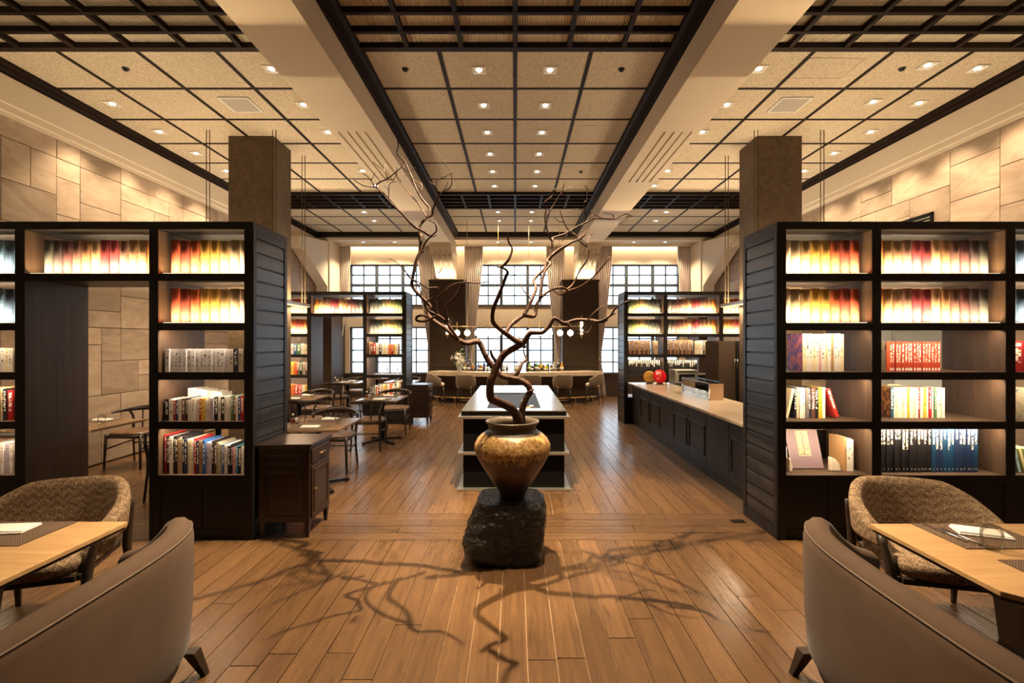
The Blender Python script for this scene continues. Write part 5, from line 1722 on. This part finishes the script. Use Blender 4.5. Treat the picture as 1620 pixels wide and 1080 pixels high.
put_chair(-3.62, 13.25, 0, 'bentwood chair on the far side of the table by the left window')
put_chair(-2.65, 12.05, 0, 'bentwood chair behind the far left bookcase')
put_chair(-5.06, 6.45, 0, 'bentwood chair by the stone wall, seen through the near opening')
put_chair(-3.60, 5.22, PI, 'bentwood chair half hidden by the left bookcase upright')
put_chair(-5.0, 4.93, PI, 'bentwood chair on the near side of the table by the stone wall')

# ================================================================ foreground: tables, tub chairs, curved sofas
def oak_table(s, xi, y0, y1, label):
    xo = xi + s * .95
    t_ = thing('oak_table', label, 'table', ((xi + xo) / 2, (y0 + y1) / 2, 0), group='oak dining tables in the foreground')
    xc_, yc_ = (xi + xo) / 2, (y0 + y1) / 2
    hx_, hy_ = .475, (y1 - y0) / 2
    c = .045
    poly = [(-hx_ + c, -hy_), (hx_ - c, -hy_), (hx_, -hy_ + c), (hx_, hy_ - .006), (hx_ - .006, hy_), (-hx_ + .006, hy_), (-hx_, hy_ - .006), (-hx_, -hy_ + c)]
    MB().prism(poly, .698, .72, 'z').build('tabletop', M['oak'], t_, .003)
    MB().prism([(p[0] * .985, p[1] * .985) for p in poly], .684, .698, 'z').build('underside', M['leg'], t_)
    pd = MB()
    rings = [(.19, 0), (.19, .03), (.12, .10), (.085, .30), (.10, .50), (.15, .66), (.16, .684)]
    for (r0, z0), (r1, z1) in zip(rings[:-1], rings[1:]):
        pd.taper((0, 0, z0), (0, 0, z1), r0, r0, r1, r1)
    pd.build('pedestal', M['leg'], t_)
    return t_


oak_table(1, 1.81, 1.76, 2.47, 'oak table with laid place before the right sofa')
oak_table(-1, -2.00, 1.79, 2.50, 'oak table with laid place before the left sofa')
ZT = .7205
placemat(2.02, 2.42, 2.165, 2.46, ZT, 'woven mat at the chair side of the right oak table')
placemat(2.05, 2.45, 1.775, 2.055, ZT, 'woven mat at the near side of the right oak table')
placemat(-2.66, -2.255, 2.195, 2.49, ZT, 'woven mat at the chair side of the left oak table')
placemat(-2.66, -2.255, 1.80, 2.09, ZT, 'woven mat at the near side of the left oak table')
napkin(2.245, 2.33, ZT + .0045, .21, .11, -.35, 'folded napkin on the right oak table')
napkin(-2.50, 2.37, ZT + .0045, .24, .12, .12, 'folded napkin on the left oak table')
tumbler(2.135, 2.165, ZT, 'stemless glass on the right oak table', 1.05)


def cutlery(x, y, z, rz, kind, label):
    mb = MB()
    mb.tube([(0, -.10, .004), (0, -.02, .005), (0, .0, .005)], [.005, .004, .003], 8)
    if kind == 'knife':
        mb.hexa([(-.007, 0, .002), (.006, 0, .002), (.004, .10, .002), (-.003, .105, .002), (-.007, 0, .005), (.006, 0, .005), (.004, .10, .004), (-.003, .105, .004)])
    else:
        mb.box(-.010, .010, .015, .035, .003, .005)
        for q in (-.009, -.003, .003, .009): mb.box(q - .0016, q + .0016, .035, .075, .003, .005)
        mb.box(-.004, .004, -.002, .017, .003, .006)
    o = mb.build(kind, M['steel'], loc=(x, y, z)); o.rotation_euler = (0, 0, rz); o.scale = (1.15, 1.15, 1.15)
    tag(o, label, kind, 'table cutlery')


cutlery(2.075, 2.34, ZT + .0045, .08, 'knife', 'steel knife on the mat of the right oak table')
cutlery(2.105, 2.31, ZT + .0045, .05, 'fork', 'steel fork beside the knife on the right oak table')
cutlery(-2.66, 2.40, ZT + .0045, .05, 'fork', 'steel fork on the mat of the left oak table')


def tub_chair(label, x, y, rz):
    """faces -y"""
    t_ = thing('tub_chair', label, 'armchair', (x, y, 0), rz, group='tweed tub chairs')
    sh_ = MB(); nu, nv = 45, 12
    def sh(i, j):
        a = math.radians(-118 + 236 * i / (nu - 1)); f = abs(a) / math.radians(118)
        top_ = .775 - .20 * (max(0, f - .30) / .70) ** 1.25
        bot_ = .44 + .05 * f
        th = .038
        fl = .05
        q = [(1, 0), (1, .3), (1, .6), (1, .9), (.6, .985), (0, 1.0), (-.6, .985), (-1, .9), (-1, .6), (-1, .3), (-1, 0), (0, -.03)][j]
        z = bot_ + (top_ - bot_) * q[1]
        k = 1 + fl * q[1]
        rx, ry = .315 * k + th * q[0], .285 * k + th * q[0]
        ex = .82
        ca = math.copysign(abs(math.cos(a)) ** ex, math.cos(a)); sa = math.copysign(abs(math.sin(a)) ** ex, math.sin(a))
        return (rx * sa, ry * ca + .03 * q[1] * (1 if f < .5 else 0.4), z)
    sh_.sheet(sh, nu, nv, cv=True)
    for i in (0, nu - 1):
        sh_.add([sh(i, j) for j in range(nv)], [list(range(nv))])
    o = sh_.build('backrest', M['tweed'], t_)
    md = o.modifiers.new('soft', 'SUBSURF'); md.levels = 1; md.render_levels = 1
    st = MB()
    def sq(r, z): return [(r * .285 * math.copysign(abs(math.cos(a)) ** .6, math.cos(a)), r * .28 * math.copysign(abs(math.sin(a)) ** .6, math.sin(a)) - .03, z) for a in [2 * PI * k / 36 for k in range(36)]]
    rings = [sq(.95, .375), sq(1.0, .39), sq(1.02, .43), sq(.98, .455), sq(.85, .468), sq(.4, .470)]
    st.sheet(lambda i, j: rings[j][i], 36, 6, cu=True); st.add(rings[-1], [list(range(36))]); st.add(rings[0], [list(range(36))[::-1]])
    st.build('seat', M['tweed'], t_)
    fr = MB()
    fr.box(-.25, .25, -.285, -.25, .34, .376); fr.box(-.25, .25, .19, .23, .34, .376); fr.box(-.27, -.235, -.27, .21, .34, .376); fr.box(.235, .27, -.27, .21, .34, .376)
    fr.build('seat_frame', M['leg'], t_, .006)
    for x_ in (-1, 1):
        MB().tube(catmull([(x_ * .30, -.25, 0), (x_ * .285, -.245, .34), (x_ * .315, -.18, .57)], 3), [.014, .018, .022, .026, .024, .018, .014], 10).build('leg', M['leg'], t_)
        MB().tube(catmull([(x_ * .30, .31, 0), (x_ * .285, .25, .34), (x_ * .335, .20, .64)], 3), [.014, .018, .022, .026, .024, .018, .012], 10).build('leg', M['leg'], t_)
    return t_


tub_chair('brown tweed tub chair at the right oak table', 2.40, 2.82, -.24)
tub_chair('brown tweed tub chair at the left oak table', -2.72, 2.82, .32)


def sofa(s, xb, label):
    """curved two-seat sofa; back toward the aisle at x=xb, open side outward (s*+x)"""
    t_ = thing('curved_sofa', label, 'sofa', (xb, 1.62, 0), group='taupe curved sofas')
    hl = .86                              # half length along y
    dep = .50
    # plan path: from near arm tip round the back to the far arm tip (local x outward from the back)
    path = []
    N = 64
    for i in range(N + 1):
        a = -PI * .5 + PI * i / N          # -90..90 deg
        ca, sa = math.cos(a), math.sin(a)
        e = .62
        x_ = dep - dep * math.copysign(abs(ca) ** e, ca)
        y_ = hl * math.copysign(abs(sa) ** e, sa)
        path.append((x_, y_))
    path = [(p[0], p[1]) for p in path]
    nrm = []
    for i in range(len(path)):
        a = path[max(i - 1, 0)]; b = path[min(i + 1, N)]
        tx, ty = b[0] - a[0], b[1] - a[1]
        l_ = math.hypot(tx, ty) or 1
        nrm.append((-ty / l_, tx / l_))     # outward
    sh_ = MB()
    prof_ = [(-.045, .17), (-.012, .22), (0, .40), (.004, .62), (.004, .725), (-.004, .765), (-.028, .792), (-.062, .798), (-.095, .785), (-.112, .752), (-.115, .60), (-.115, .30), (-.105, .17)]
    nv = len(prof_)
    def sh(i, j):
        f = abs(2 * i / N - 1)
        drop = .20 * max(0, (f - .62) / .38) ** 1.5
        o_, z = prof_[j]
        kz = max(0, (z - .30) / .50)
        z = z - drop * kz
        return (s * (path[i][0] + nrm[i][0] * o_), path[i][1] + nrm[i][1] * o_, z)
    sh_.sheet(sh, N + 1, nv)
    for i in (0, N):
        sh_.add([sh(i, j) for j in range(nv)], [list(range(nv))])
    sh_.sheet(lambda i, j: sh(i, 0 if j == 0 else nv - 1), N + 1, 2)
    sh_.build('backrest', M['velvet'], t_)
    pp = MB().tube([Vector(sh(i, 5)) for i in range(N + 1)], .0045, 6); pp.build('piping', M['piping'], t_)
    st = MB()
    pl = [(s * (p[0] - n_[0] * .11 if True else 0), p[1] - n_[1] * .11) for p, n_ in zip(path, nrm)]
    pl = [p for p in pl]
    st.prism(pl, .20, .42, 'z')
    st.build('seat', M['velvet'], t_, .02)
    bs_ = MB(); bs_.prism([(s * (p[0] - n_[0] * .05), p[1] - n_[1] * .05) for p, n_ in zip(path, nrm)], .135, .20, 'z')
    bs_.build('base', M['leg'], t_)
    for x_, y_ in ((.13, -hl + .13), (.13, hl - .13), (dep - .10, -hl + .12), (dep - .10, hl - .12)):
        dx = -.035 if x_ < .3 else .03
        MB().taper((s * x_, y_, .15), (s * (x_ + dx), y_ + (.05 if y_ > 0 else -.05), 0), .030, .030, .016, .016).build('leg', M['leg'], t_, .004)
    return t_


sofa(-1, -1.445, 'taupe velvet curved sofa with its back to the aisle, left')
sofa(1, 1.285, 'taupe velvet curved sofa with its back to the aisle, right')
# floor socket plate near the counter
o = MB().box(1.98, 2.10, 4.40, 4.47, .001, .006).build('floor_outlet', M['metalblack'], bevel=.002)
tag(o, 'small dark floor outlet plate by the right bookcase', 'floor outlet')
